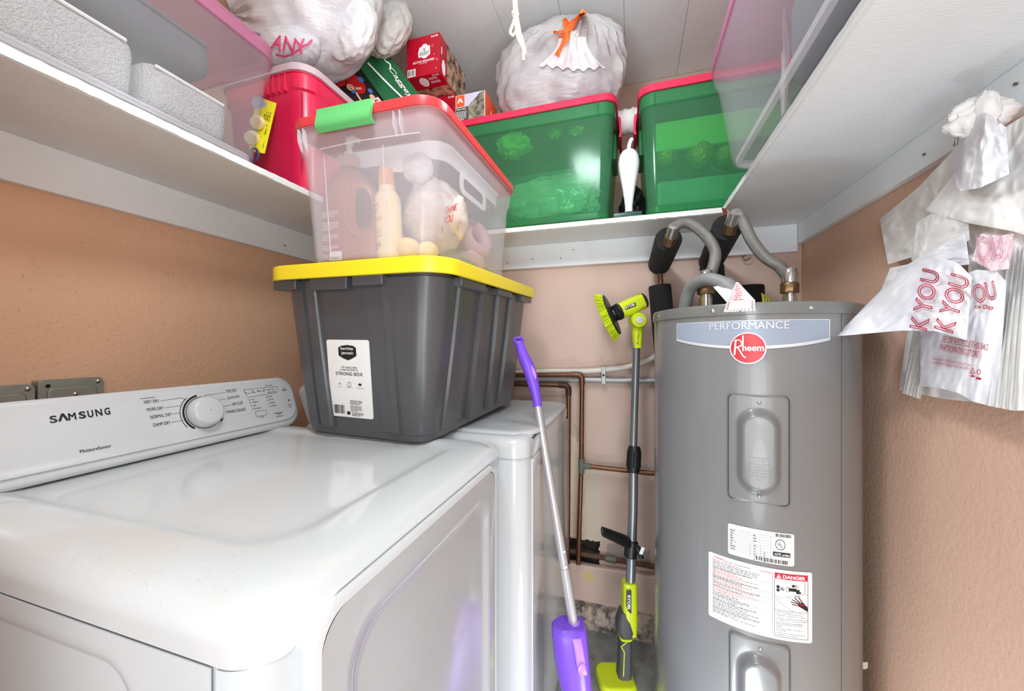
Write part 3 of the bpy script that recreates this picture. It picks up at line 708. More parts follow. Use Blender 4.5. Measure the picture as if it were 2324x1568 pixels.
# tap, steam, basin and hand pictogram
stroke(mb, F, [(.77, .735), (.845, .735), (.862, .715), (.865, .685)], .045); annulus(mb, F, .762, .733, .03, .006, asp=.55)
disc(mb, F, .672, .755, .016, .022); disc(mb, F, .672, .708, .016, .022); disc(mb, F, .815, .79, .016, .018); annulus(mb, F, .845, .79, .017, .006, asp=.6)
for k in range(4): stroke(mb, F, [(.695 + k * .009, .75 - k * .01), (.702 + k * .009, .72)], .006)
annulus(mb, F, .715, .735, .022, .006, asp=.55)
text(mb, 'HOT', F, .825, .635, .055, .026, .02)
stroke(mb, F, [(.64, .60), (.80, .645)], .003); stroke(mb, F, [(.81, .63), (.67, .585), (.665, .56), (.69, .53), (.81, .43)], .003)
stroke(mb, F, [(.925, .87), (.925, .69), (.885, .665)], .003); stroke(mb, F, [(.925, .69), (.955, .67)], .003)
for q in ([(.90, .53), (.79, .565)], [(.90, .53), (.80, .60)], [(.90, .54), (.825, .625)], [(.91, .55), (.865, .635)], [(.89, .515), (.80, .53)]): stroke(mb, F, q, .011)
poly(mb, F, [(.86, .555), (.91, .565), (.955, .50), (.955, .44), (.86, .515)])
part('warning_print', mb, INK, pl)
mb = MB(); f = TK.f(.0020); F2 = lambda x, y: f(x0 + w_ * x, y0 + h_ * y); text(mb, 'DANGER', F2, .715, .885, .215, .05, .03)
poly(mb, F2, [(.655, .882), (.70, .882), (.6775, .942)]); part('danger_lettering', mb, WHITEINK, pl)
mb = MB(); text(mb, 'WARNING', F2, .055, .935, .105, .022, .02); text(mb, 'CAUTION', F2, .505, .925, .105, .022, .02)
stroke(mb, F2, [(.6775, .90), (.6775, .925)], .006); text(mb, 'BURN', F2, .875, .525, .05, .022, .02); bar(mb, F2, .845, .55, .885, .565)
part('red_lettering', mb, REDINK, pl, stuff=True)

# water connections on the tank top
CHROME = mat('brushed_steel', (190, 188, 184), .22, .95, var=.1, vscale=30); BRASS = mat('worn_brass', (128, 104, 74), .35, .85, var=.3, vscale=60)
N1 = V((.219, 1.27, 0)); N2 = V((.449, 1.31, 0))
for Np in (N1, N2):
    p = part('nipple', MB().lathe([(.018, 1.348), (.018, 1.385), (.015, 1.386), (.015, 1.395)], Matrix.Translation(Np), 24), CHROME, wh)
def braided(name):
    m = mat(name, (176, 173, 168), .26, .75, var=.0); g = G(m); b = g.N['Principled BSDF']; uvn = g.N.new('ShaderNodeTexCoord').outputs['UV']
    wv = g.N.new('ShaderNodeTexWave'); wv.inputs['Scale'].default_value = 3.0; wv.wave_type = 'BANDS'; wv.bands_direction = 'DIAGONAL'
    mp = g.N.new('ShaderNodeMapping'); mp.inputs['Scale'].default_value = (4, 14, 1); g.L.new(uvn, mp.inputs[0]); g.L.new(mp.outputs[0], wv.inputs['Vector'])
    w2 = g.N.new('ShaderNodeTexWave'); w2.inputs['Scale'].default_value = 3.0; w2.bands_direction = 'DIAGONAL'
    m2 = g.N.new('ShaderNodeMapping'); m2.inputs['Scale'].default_value = (-4, 14, 1); g.L.new(uvn, m2.inputs[0]); g.L.new(m2.outputs[0], w2.inputs['Vector'])
    h = g.math('MULTIPLY', wv.outputs['Fac'], w2.outputs['Fac'])
    g.L.new(g.mix(g.ramp(h, 0.0, .35), lin((128, 126, 122)), lin((226, 224, 220))), b.inputs['Base Color'])
    bp = g.N.new('ShaderNodeBump'); bp.inputs['Strength'].default_value = .8; bp.inputs['Distance'].default_value = .002
    g.L.new(h, bp.inputs['Height']); g.L.new(bp.outputs[0], b.inputs['Normal']); return m
BRAID = braided('braided_steel')
def uvtube(o, n, m):         # u around, v along, for the braid
    me = o.data; uv = me.uv_layers.new(name='UVMap'); k = 0
    for p in me.polygons:
        vi = [me.loops[l].vertex_index for l in p.loop_indices]; wrap = max(i % n for i in vi) - min(i % n for i in vi) > n / 2
        for l in p.loop_indices:
            i = me.loops[l].vertex_index; c = i % n
            if wrap and c == 0: c = n
            uv.data[l].uv = (c / n, (i // n) / m * 4)
def hose(name, label, pts, loc, npos, k=8):
    t = thing(name, label, 'hose', loc)
    P_ = smooth_path(pts, k); mb = MB().tube(P_, .0165, 16); o = part('braided_sleeve', mb, BRAID, t, smooth=60); uvtube(o, 16, len(P_))
    mb = MB().lathe([(.019, 0), (.0205, .004), (.0205, .03), (.018, .034), (.018, .042)], Matrix.Translation((npos.x, npos.y, 1.424)), 20); part('crimp_collar', mb, CHROME, t)
    mb = MB().lathe([(.023, 0), (.025, .003), (.025, .026), (.022, .030)], Matrix.Translation((npos.x, npos.y, 1.394)), 8); part('hex_nut', mb, BRASS, t)
    a, b = V(pts[0]), V(pts[1]); d = (b - a).normalized()
    part('crimp_collar', MB().cyl(a - d * .002, a + d * .035, .019, .019, 20), CHROME, t); part('hex_nut', MB().cyl(a - d * .03, a, .021, .023, 8), BRASS, t)
    return t
e1 = PT(1523, 537, 1.26); e2 = PT(1660, 508, 1.17)
hose('water_hose', 'braided steel hose curving from the left foam-wrapped pipe to the heater',
     [e1, PT(1530, 515, 1.235), PT(1560, 506, 1.215), PT(1598, 531, 1.19), PT(1623, 572, 1.17), PT(1614, 618, 1.152), V((N1.x, N1.y, 1.435))], e1, N1)
hose('water_hose', 'braided steel hose hanging in a long S from the right foam-wrapped pipe to the heater',
     [e2, PT(1667, 486, 1.15), PT(1682, 496, 1.15), PT(1706, 545, 1.15), PT(1736, 583, 1.14), PT(1768, 604, 1.13), PT(1786, 626, 1.12), V((N2.x, N2.y, 1.43))], e2, N2)
# ------------------------------------------------------------- wall pipes
COPPER = mat('tarnished_copper', (122, 84, 62), .42, .75, var=.35, vscale=30); RUST = mat('corroded_pipe', (104, 76, 60), .8, .3, var=.5, vscale=60, bump=.6, bscale=120)
FOAM = mat('black_pipe_foam', (32, 32, 33), .85, var=.3, vscale=120, bump=.9, bscale=260)
WPIPE = mat('painted_conduit_white', (222, 214, 204), .45, var=.12, vscale=14); GPIPE = mat('grey_conduit', (172, 172, 170), .38, .3, var=.1)
def elbow(p, a, b, r):  # short rounded corner from p-a*.. to p+b*..
    p, a, b = V(p), V(a), V(b); return [p - a * r, p - a * r * .45 + b * r * .05, p - a * r * .1 + b * r * .1 + (b - a) * 0, p + b * r * .45 - a * r * .05, p + b * r]
YW = YB - .024
def foam(name, label, p0, p1, r=.044):
    p0, p1 = V(p0), V(p1); M = axis_frame(p0, p1); L = (p1 - p0).length
    mb = MB().lathe([(.012, 0.002), (r * .94, 0), (r, .006), (r, L - .006), (r * .94, L), (.012, L - .002)], M, 28, False, False)
    for q in (0.002, L - .002): pass
    return mb
def riser(name, label, u, vtop, zc, end, xshift=0.0, low=.75, gap=True):
    b = PY(u, vtop, 1.675); top = V((b.x, 1.675, zc)); t = thing(name, label, 'pipe', (b.x, 1.675, low))
    mb = MB().tube([V((b.x + xshift, 1.675, low)), V((b.x, 1.675, zc - .02)), V((b.x, 1.67, zc)), V((b.x, 1.655, zc + .003))] + [V(end)], .0105, 12); part('copper_tube', mb, COPPER, t)
    part('foam_sleeve', foam('', '', (b.x, 1.695, zc), V(end) - (V(end) - V((b.x, 1.695, zc))).normalized() * .012), FOAM, t)
    part('foam_sleeve', foam('', '', (b.x + xshift, 1.675, low), b), FOAM, t)
    return t
riser('water_pipe', 'left copper pipe in black foam sleeves bent out from the wall', 1497, 648, 1.578, PT(1518, 540, 1.275), .032, 1.10)
riser('water_pipe', 'right copper pipe in black foam sleeves above the heater', 1615, 603, 1.575, PT(1652, 512, 1.185), .04)
b = PY(1705, 648, 1.675); t = thing('water_pipe', 'short stub of black foam-wrapped pipe behind the grey heater lid', 'pipe', (b.x, 1.675, .8))
part('copper_tube', MB().tube([(b.x, 1.675, .8), (b.x, 1.675, b.z - .004)], .0105, 12), COPPER, t); part('foam_sleeve', foam('', '', (b.x, 1.675, .8), b), FOAM, t)
# conduits on the back wall
mb = MB().tube(smooth_path([PY(860, 868, YW), PY(1195, 845, YW), PY(1330, 842, YW), PY(1420, 833, YW), PY(1460, 822, YW), PY(1490, 806, YW), V((.16, YW, 1.26))], 6), .0125, 12)
c1 = solo('electrical_conduit', 'white painted conduit curving up along the back wall behind the heater', 'conduit', mb, WPIPE, PY(1300, 843, YW))
c2 = solo('electrical_conduit', 'straight grey conduit running level across the back wall', 'conduit', MB().tube([V((-1.1, YW, 1.079)), V((-.467, YW, 1.079)), V((.30, YW, 1.092))], .0125, 12), GPIPE, PY(1300, 862, YW))
ct = thing('pipe_clamp', 'small two-hole steel strap clamping both conduits to the wall', 'clamp', PY(1371, 850, YB))
p = PY(1371, 848, YB)
part('strap', MB().rbox((p.x - .010, YW - .0155, p.z - .045), (p.x + .010, YB, p.z + .034), .003), GPIPE, ct); part('screw', MB().cyl((p.x, YW - .014, p.z - .004), (p.x, YW - .0185, p.z - .004), .006, .005, 12), INK, ct)
# copper runs
yc = YW - .004
q1 = V((-.205, yc - .028, 1.109)); q2 = V((-.265, yc - .028, 1.060))
def cu(name, label, pts, r, m, loc): return solo(name, label, 'pipe', MB().tube(pts, r, 12), m, loc, smooth=50)
t = thing('copper_pipe', 'tall brown copper pipe with an elbow at the top and a tee to the right', 'pipe', q1)
part('pipe', MB().tube([V((-1.0, q1.y, 1.098)), V((-.467, q1.y, 1.101)), q1 - V((.03, 0, 0)), q1 - V((.010, 0, .002)), q1 + V((-.002, 0, -.010)), q1 - V((0, 0, .03)), V((-.208, q1.y, .72)), V((-.222, q1.y, .26))], .0105, 12), COPPER, t)
part('tee_branch', MB().tube([V((-.206, q1.y, .703)), V((.30, q1.y, .695))], .0105, 12), COPPER, t)
part('solder_joint', MB().tube([V((-.207, q1.y, .735)), V((-.208, q1.y, .670))], .0135, 12).tube([V((-.206, q1.y, .703)), V((-.165, q1.y, .702))], .0135, 12), mat('green_tarnish', (112, 116, 104), .7, .3, var=.4, vscale=60), t)
part('elbow_fitting', MB().tube([q1 - V((.045, 0, 0)), q1 - V((.012, 0, .001)), q1 + V((-.001, 0, -.012)), q1 - V((0, 0, .045))], .013, 12), COPPER, t)
t = thing('copper_pipe', 'shorter copper pipe with a dark elbow turning down beside the washer', 'pipe', q2)
part('pipe', MB().tube([V((-1.0, q2.y, 1.056)), q2 - V((.03, 0, 0)), q2 - V((.010, 0, .002)), q2 + V((-.002, 0, -.010)), q2 - V((0, 0, .03)), V((-.270, q2.y, .255))], .0105, 12), COPPER, t)
part('elbow_fitting', MB().tube([q2 - V((.045, 0, 0)), q2 - V((.012, 0, .001)), q2 + V((-.001, 0, -.012)), q2 - V((0, 0, .045))], .0135, 12), mat('dark_copper', (74, 52, 42), .5, .6, var=.4, vscale=40), t)
t = thing('rusty_pipe', 'corroded pipe running level low on the back wall out of the mouldy hole', 'pipe', V((-.1, yc, .29)))
part('pipe', MB().tube([V((-.298, YB - .006, .292)), V((-.2, yc, .292)), V((.30, yc, .285))], .011, 12), RUST, t)
part('solder_joint', MB().tube([V((-.105, yc, .2905)), V((-.06, yc, .2895))], .0145, 12), mat('green_tarnish', (112, 116, 104), .7, .3, var=.4, vscale=60), t)
# relief/conduit elbow on the tank top
ge = thing('grey_conduit_elbow', 'bent grey plastic conduit arching over the front of the heater top', 'conduit', PT(1557, 716, 1.20))
pts = smooth_path([PT(1553, 718, 1.20), PT(1555, 695, 1.195), PT(1564, 660, 1.175), PT(1583, 640, 1.135), PT(1612, 634, 1.085), PT(1645, 645, 1.045), PT(1667, 664, 1.015), PT(1677, 690, .985)], 6)
part('elbow_tube', MB().tube(pts, .0185, 16), mat('grey_plastic_conduit', (132, 134, 132), .5, var=.1, vscale=20), ge)
part('coupling', MB().tube([PT(1646, 646, 1.044), PT(1667, 664, 1.015), PT(1677, 690, .985)], .0225, 18), mat('grey_plastic_conduit', (132, 134, 132), .5), ge)
# tags on the heater top
LP = lambda u, v, t: PT(u, v, t)
A, Dq = LP(1671, 640, .975), LP(1676, 641, .975); Bq = TK.f(.0065)(TK.uv(1651, 689)[0], 1.350); Cq = TK.f(.0065)(TK.uv(1713, 686)[0], 1.350)
def quad(mb, a, b, c, d, n=8, th=.0006): return mb.sheet(lambda s, t_: (a.lerp(b, s)).lerp(d.lerp(c, s), t_), n, n, th)
tg = thing('warning_tag', 'white and red striped paper tag folded over the front rim of the heater', 'tag', LP(1680, 700, .93))
tf = Plane(LP(1644, 709, .92), LP(1716, 706, .92) - LP(1644, 709, .92), UP)
lo0 = TK.f(.0065)(TK.uv(1644, 709)[0], 1.324); lo1 = TK.f(.0065)(TK.uv(1713, 706)[0], 1.324)
mb = MB(); quad(mb, Bq, Cq, Dq, A); quad(mb, lo0, lo1, Cq, Bq); quad(mb, LP(1619, 651, 1.035), LP(1652, 689, .985), LP(1668, 660, .985), LP(1630, 648, 1.045)); part('tag_sheet', mb, PAPER, tg)
mb = MB(); mk = MB()
fq = lambda a, b, c, d, off=.0016: (lambda x, y: (a.lerp(b, x)).lerp(d.lerp(c, x), y) - ((a+b+c+d)/4 - CAM).normalized() * off)
f = fq(lo0, lo1, Cq, Bq)
for k in range(8): stroke(mk, f, [(.04 + k * .125, .02), (.12 + k * .118, .22)], .018)
for k in range(4): stroke(mk, f, [(.02, .3 + .18 * k), (.10, .4 + .18 * k)], .03); stroke(mk, f, [(.9, .3 + .18 * k), (.98, .25 + .18 * k)], .03)
stroke(mb, f, [(.10, .25), (.90, .25), (.90, .95), (.10, .95), (.10, .25)], .02)
f = fq(Bq, Cq, Dq, A)
for k in range(9): fine(mb, f, .22, .92 - k * .098, .7 - .0 * k, 1, .07, .045, RND)
for k in range(9): stroke(mk, f, [(.03, .05 + .105 * k), (.14, .10 + .105 * k)], .02)
stroke(mb, f, [(.17, .02), (.17, .98)], .012)
part('red_print', mb, REDINK, tg, stuff=True); part('black_hatching', mk, INK, tg, stuff=True)
a, b, c, d = PY(1728, 664, 1.50), PY(1732, 696, 1.44), PY(1770, 698, 1.44), PY(1762, 688, 1.50)
yt_ = thing('yellow_energy_tag', 'yellow printed energy guide sheet leaning behind the heater top', 'tag', (a + c) / 2)
mb = MB(); quad(mb, a, b, c, d); part('tag_sheet', mb, mat('yellow_card', (214, 206, 70), .55), yt_)
mb = MB(); f = fq(a, b, c, d)
for k in range(5): fine(mb, f, .12, .9 - k * .16, .8, 1, .1, .06, RND)
part('tag_print', mb, INK, yt_, stuff=True)
# hook under the back shelf, copper strap, junction boxes
hk = solo('wall_hook', 'small bent wire hook screwed to the wall under the back cleat', 'hook', MB().tube(smooth_path([PY(1694, 578, YB + .004), PY(1690, 580, YB - .02), PY(1684, 588, YB - .026), PY(1695, 590, YB - .026), PY(1704, 585, YB - .024)], 5), .0022, 8), NAIL, PY(1692, 585, YB - .02))
st = solo('copper_strap', 'little bent copper strap at the corner where the shelves meet', 'strap', MB().sheet(lambda a, b: PT(1637 + 24 * a + 6 * b, 471 + 8 * a + 27 * b * (1 - .6 * a), 1.28 + .03 * math.sin(a * 3)), 6, 6, .001), mat('bright_copper', (196, 132, 108), .4, .7), PT(1645, 485, 1.28))
JB = mat('galvanised_box_steel', (156, 158, 148), .42, .45, var=.2, vscale=25)
HOLE = mat('dark_hole', (18, 18, 18), .9)
def jbox(label, y0, y1, z1, group):
    t = thing('junction_box', label, 'junction box', (XL, (y0 + y1) / 2, z1 - .1), group)
    x = XL + .032
    part('box', MB().rbox((XL, y0 + .002, z1 - .105), (x, y1 - .002, z1 - .002), .004), JB, t)
    P_ = Plane((x, y0, z1 - .107), (0, 1, 0), (0, 0, 1))
    part('cover_plate', MB().rbox((0, 0, 0), (y1 - y0, .107, .003), .0012, P_.M(), 2, .014).rbox((.014, .012, .003), (y1 - y0 - .014, .087, .007), .003, P_.M(), 3, .012), JB, t)
    for a, b, kind in ((.016, .092, 1), (y1 - y0 - .012, .096, 0), ((y1 - y0) * .52, .068, 0)):
        if kind: part('knockout', MB().cyl(P_.f(.003)(a, b), P_.f(.0036)(a, b), .0045, .0045, 14), HOLE, t)
        else: part('screw', MB().lathe([(.005, 0), (.005, .002), (.003, .004), (.0003, .0045)], P_.M() @ Matrix.Translation((a, b, .003 if b > .08 else .007)), 12, False, False), SCREW, t)
bz = PX(150, 862, XL + .035).z
ya = PX(86, 870, XL + .035).y; yb = PX(236, 860, XL + .035).y
jbox('galvanised junction box with two cover screws on the left wall, right one of the pair', ya, yb, bz + .003, 'metal junction boxes')
jbox('galvanised junction box cut by the left edge of the picture above the dryer panel', ya - (yb - ya) - .006, ya - .004, bz - .004, 'metal junction boxes')
# ============================================================= storage totes
def plastic(name, rgb, alpha, tint=(255, 255, 255), rough=.22): return mat(name, rgb, rough, var=.03, alpha=alpha, tint=tint)
CLEAR = plastic('hazy_clear_plastic', (240, 238, 242), .21, (250, 249, 250))
CLEAR2 = plastic('thin_clear_plastic', (222, 222, 224), .085, (246, 246, 247))
CLEARM = plastic('milky_clear_plastic', (232, 228, 232), .45)
GREENP = plastic('green_see_through_plastic', (84, 150, 112), .26, (208, 240, 218), .14)
GREEND = plastic('thick_green_plastic', (50, 128, 78), .62, (170, 224, 186), .18)
REDLID = mat('red_lid_plastic', (222, 62, 66), .3, var=.03, trans=.12)
CRIM = mat('crimson_plastic', (204, 30, 72), .28, var=.04)
def shell(mb, bw, bl, tw, tl, z0, z1, r, th, steps=(), M=None, rim=.0, rn=7):
    """double-walled open tote: outer skin up, over the rim, inner skin down; steps = [(height fraction, extra outset)]"""
    def rg(fr, ins, z, ex=0.0):
        w_ = bw + (tw - bw) * fr + 2 * ex - 2 * ins; l_ = bl + (tl - bl) * fr + 2 * ex - 2 * ins
        q = ring(w_, l_, max(r * (.8 + .2 * fr) - ins, .004), z, rn); return [M @ p for p in q] if M else q
    H = z1 - z0; R = [rg(0, .012, z0), rg(0, .004, z0 + .003), rg(.01, 0, z0 + .012)]
    last = 0
    for fr, ex in steps: R.append(rg(fr, 0, z0 + H * fr, ex)); last = ex
    R += [rg(1, 0, z1, last)]
    if rim: R += [rg(1, -rim, z1, last), rg(1, -rim, z1 + .003, last)]
    R += [rg(1, th, z1 + (.003 if rim else 0), last)]
    for fr, ex in reversed(steps): R.append(rg(fr, th, z0 + H * fr, ex))
    R += [rg(.02, th, z0 + .012 + th), rg(0, .012 + th, z0 + th)]
    return mb.loft(R)
def lidmesh(w_, l_, z0, z1, r, M=None, lip=.006, dome=.0, rn=7):
    mb = MB(); R = []
    for ins, z in ((lip, z0), (0, z0 + .001), (0, z1 - .005), (.002, z1 - .0015), (.006, z1), (.018, z1), (.026, z1 - .006), (.05, z1 - .006), (.06, z1 - .002 + dome)):
        q = ring(w_ - 2 * ins, l_ - 2 * ins, max(r - ins, .004), z, rn); R.append([M @ p for p in q] if M else q)
    R = [[(M @ p if M else p) for p in ring(w_ - 2 * lip, l_ - 2 * lip, max(r - lip, .004), z1 - .010, rn)]] + R
    return mb.loft(R)
# ------------------------------------------------------------- grey tote with yellow lid
GY = rotm(-.0456, .0321, .0149); GO = V((-.6584, 1.1516, 1.0095))
gt = thing('storage_tote', 'dark grey ribbed storage tote with a yellow lid standing on the dryer and washer', 'storage tote', GO, R=GY)
MG = WM[gt]; bw, bl, tw, tl, hz = .398, .649, .530, .738, .412
GREYP = mat('dark_grey_tote_plastic', (80, 81, 84), .27, var=.05, vscale=30, spec=.5)
# outline with panels set back between proud pilasters; (fraction bottom, fraction top, offset) along each side
NEARF = [(.00, .00, 0), (.045, .05, 0), (.05, .055, -.005), (.085, .095, -.005), (.09, .10, .004), (.115, .12, .0075), (.21, .18, .0075), (.225, .19, .004), (.23, .195, -.004), (.30, .3, -.004), (.40, .4, -.004), (.50, .50, -.004), (.60, .56, -.004), (.73, .585, -.004), (.74, .59, .001), (.80, .70, .001), (.84, .755, .001), (.85, .76, .0075), (.915, .81, .0075), (.92, .82, .0), (1.0, 1.0, 0)]
SIDEF = [(0, 0, 0), (.04, .07, 0), (.045, .075, .0075), (.085, .105, .0075), (.09, .11, -.003), (.16, .21, -.003), (.22, .26, -.003), (.225, .265, -.006), (.30, .33, -.006), (.305, .335, .0075), (.35, .375, .0075), (.355, .38, -.004), (.46, .44, -.004), (.56, .53, -.004), (.565, .535, .0075), (.615, .585, .0075), (.62, .59, -.004), (.70, .70, -.004), (.74, .74, -.004), (.745, .745, .0075), (.80, .795, .0075), (.805, .80, -.002), (.92, .93, 0), (1, 1, 0)]
def outline(fr, bw_, bl_, r, z, flat=0.0):
    out = []; hw, hl = bw_ / 2, bl_ / 2
    def edge(lst, p, q, nrm, rev=False):
        for a, b, o in (reversed(lst) if rev else lst):
            t = a + (b - a) * fr
            if rev: t = 1 - t
            x = p[0] + (q[0] - p[0]) * t + nrm[0] * o * (1 - flat); y = p[1] + (q[1] - p[1]) * t + nrm[1] * o * (1 - flat); out.append(V((x, y, z)))
    def corner(cx_, cy_, a0):
        for k in range(1, 8):
            a = a0 + PI / 2 * k / 8; out.append(V((cx_ + r * math.cos(a), cy_ + r * math.sin(a), z)))
    edge(NEARF, (-hw + r, -hl), (hw - r, -hl), (0, -1)); corner(hw - r, -hl + r, -PI / 2)
    edge(SIDEF, (hw, -hl + r), (hw, hl - r), (1, 0)); corner(hw - r, hl - r, 0)
    edge(NEARF, (hw - r, hl), (-hw + r, hl), (0, 1)); corner(-hw + r, hl - r, PI / 2)
    edge(SIDEF, (-hw, hl - r), (-hw, -hl + r), (-1, 0)); corner(-hw + r, -hl + r, PI)
    return out
mb = MB(); R = []
for fr, z, fl, ins, in ((0, .0, 1, .010), (0, .004, 1, .003), (.02, .020, 1, .002), (.022, .0225, 0, 0), (.3, .3 * hz, 0, 0), (.6, .6 * hz, 0, 0), (.95, hz - .004, 0, 0), (.95, hz - .002, 1, .004), (.96, hz + .004, 1, .004)):
    R.append([MG @ p for p in outline(fr, bw + (tw - .03 - bw) * fr - 2 * ins, bl + (tl - .03 - bl) * fr - 2 * ins, .045 + .02 * fr, z, fl)])
part('tote_body', mb.loft(R), GREYP, gt, smooth=28)
YEL = mat('yellow_lid_plastic', (246, 222, 40), .34, var=.03)
part('lid', lidmesh(.562, .771, .411, .449, .085, MG, .008), YEL, gt, 'bright yellow lid')
# grip blocks under the rim
for x0, x1, dz, dp in ((-.245, -.165, .026, .014), (-.115, .005, .030, .016), (.025, .115, .024, .020)):
    part('rim_grip', MB().rbox((x0, -tl / 2 + .012 - dp, hz - dz), (x1, -tl / 2 + .045, hz + .002), .004, MG), GREYP, gt)
for y0, y1, dz in ((-.27, -.12, .022), (-.02, .10, .020), (.20, .32, .022)):
    part('rim_grip', MB().rbox((tw / 2 - .045, y0, hz - dz), (tw / 2 + .004, y1, hz + .002), .004, MG), GREYP, gt)
# label on the near face (face leans out with the taper)
def face_pt(fr, x): return MG @ V((x, -(bl + (tl - .03 - bl) * fr) / 2 + .004, fr * hz))
FP = Plane(face_pt(0, 0), face_pt(0, 1) - face_pt(0, 0), face_pt(1, 0) - face_pt(0, 0))
qs = [FP.uv(*p) for p in ((745, 772), (833, 770), (853, 950), (752, 944))]
xl0, xr0 = (qs[0][0] + qs[3][0]) / 2 - .001, (qs[1][0] + qs[2][0]) / 2; yt0, yb0 = (qs[0][1] + qs[1][1]) / 2, (qs[2][1] + qs[3][1]) / 2
LW, LH = xr0 - xl0, yt0 - yb0
mb = MB(); pts = [(xl0 + LW / 2 + a, yb0 + LH / 2 + b) for a, b in rrect(LW, LH, .006, 5)]; mb.prism(pts, FP.f(.0016), FP.f(.0002))
gl = part('product_label', mb, PAPER, gt, 'white paper label with a black shield mark')
f = FP.f(.0022); F = lambda x, y: f(xl0 + LW * x, yb0 + LH * y); mb = MB()
poly(mb, F, [(.28, .90), (.36, .925), (.5, .935), (.64, .925), (.70, .90), (.70, .80), (.60, .765), (.5, .74), (.38, .765), (.28, .80)]); part('shield_mark', mb, INK, gl)
mb = MB(); text(mb, '37 GALLON', F, .33, .635, .36, .026, .012); text(mb, '(108 QUART)', F, .29, .60, .42, .026, .012); text(mb, 'STRONG BOX', F, .18, .545, .64, .042, .012)
text(mb, 'Snap lock', F, .20, .385, .12, .012); text(mb, 'Heavy duty', F, .41, .385, .16, .012); text(mb, 'Stackable', F, .66, .385, .17, .012)
stroke(mb, F, [(.22, .42), (.26, .445), (.30, .42)], .006); annulus(mb, F, .49, .43, .03, .006, asp=1.2); poly(mb, F, [(.69, .435), (.74, .455), (.79, .435), (.74, .415)])
barcode(mb, F, .08, .04, .25, .115, RND); disc(mb, F, .43, .055, .045, .024)
fine(mb, F, .48, .235, .30, 3, .02, .010, RND); fine(mb, F, .48, .165, .28, 5, .017, .008, RND); fine(mb, F, .51, .075, .28, 3, .017, .009, RND)
part('label_print', mb, INK, gl, stuff=True)
f = FP.f(.0027); F2 = lambda x, y: f(xl0 + LW * x, yb0 + LH * y); mb = MB(); text(mb, 'berkley', F2, .34, .862, .30, .048, .01); text(mb, 'jensen', F2, .35, .805, .28, .048, .01); part('shield_lettering', mb, WHITEINK, gl)
# ------------------------------------------------------------- clear tote with red lid, on top
CR = GY @ rotm(.0458, .0044, .0031); CO = GO + GY @ V((.0567, -.1105, .4495))
ct = thing('storage_tote', 'clear storage tote with red lid and green latch on top of the yellow lid', 'storage tote', CO, R=CR)
MC = WM[ct]; cw, cl_, ctw, ctl, ch = .3368, .538, .395, .580, .314
part('tote_body', shell(MB(), cw, cl_, ctw - .012, ctl - .012, 0, ch, .045, .0022, ((.80, 0), (.84, .006)), MC, .006, 8), CLEAR, ct, smooth=50)
part('lid', lidmesh(.4135, .5987, .316, .340, .060, MC, .006, 0, 9), REDLID, ct, 'red lid with a thick rounded rim')
GL = mat('green_latch_plastic', (98, 190, 112), .34, var=.03)
mb = MB(); y0 = -.5987 / 2
prof = [(-.010, .3415), (-.010, .330), (-.0135, .318), (-.016, .305), (-.012, .296), (-.004, .291), (.002, .293), (.002, .298), (-.004, .300), (-.007, .308), (-.004, .320), (.0, .3405)]
mb.prism([(a, b) for a, b in prof], lambda a, b: MC @ V((-.098, y0 + a, b)), lambda a, b: MC @ V((.052, y0 + a, b))); lt = part('latch', mb, GL, ct, 'green snap latch')
mb = MB()
for k in range(5): mb.rbox((-.04 + k * .012, y0 - .0118, .323), (-.036 + k * .012, y0 - .0095, .337), .0006, MC, 1)
part('grip_ridge', mb, GL, lt, stuff=True)
prof2 = [(a - 2 * y0 if False else -a, b) for a, b in prof]
part('latch', MB().prism(prof2, lambda a, b: MC @ V((-.06, -y0 + a, b)), lambda a, b: MC @ V((.06, -y0 + a, b))), GL, ct, 'green snap latch')
for x in (-.165, -.150, .100, .116):
    mb = MB(); q = [(-.290, .312), (-.2985, .312), (-.2985, .285), (-.290, .266), (-.283, .262)]
    mb.prism(q, lambda a, b: MC @ V((x - .0012, a, b)), lambda a, b: MC @ V((x + .0012, a, b))); part('rim_rib', mb, CLEARM, ct)
for xt, xb in ((-.108, -.098), (.058, .062)):
    a = MC @ V((xt, -(ctl - .012) / 2 + .0105 * 1 - .004, .255)); b = MC @ V((xb, -cl_ / 2 - .002, .012)); part('mould_line', MB().tube([a, b], .0014, 6), CLEARM, ct)
part('mould_line', MB().tube([MC @ V((-.11, -.2885, .262)), MC @ V((.0, -.2895, .266)), MC @ V((.16, -.2885, .262))], .0014, 6), CLEARM, ct)
def C(x, y, z): return MC @ V((x, y, z))
CZ = .0045
def incl(name, label, cat, loc, group=None): return thing(name, label, cat, C(*loc), group, CR)
# jug
jg = incl('lotion_jug', 'big brown plastic jug with a pump inside the clear tote', 'bottle', (-.072, -.208, CZ))
JUG = mat('brown_lotion_plastic', (178, 112, 90), .35, var=.03); JM = MC @ Matrix.Translation((-.078, -.208, CZ)) @ Matrix.Diagonal((1.14, .92, 1.13, 1))
def ell(prof, M, n=32, p=2.6):
    R = []
    for a, b, z, dx in prof:
        R.append([M @ V((dx + a * abs(math.cos(t))**(2/p) * (1 if math.cos(t) >= 0 else -1), b * abs(math.sin(t))**(2/p) * (1 if math.sin(t) >= 0 else -1), z)) for t in (2*PI*k/n for k in range(n))])
    return MB().loft(R)
part('jug_body', ell([(.070, .04, 0, 0), (.080, .046, .006, 0), (.080, .047, .06, 0), (.079, .047, .11, 0), (.072, .045, .15, -.003), (.058, .040, .178, -.008), (.038, .032, .198, -.012), (.022, .022, .208, -.013), (.018, .018, .213, -.013)], JM), JUG, jg, smooth=60)
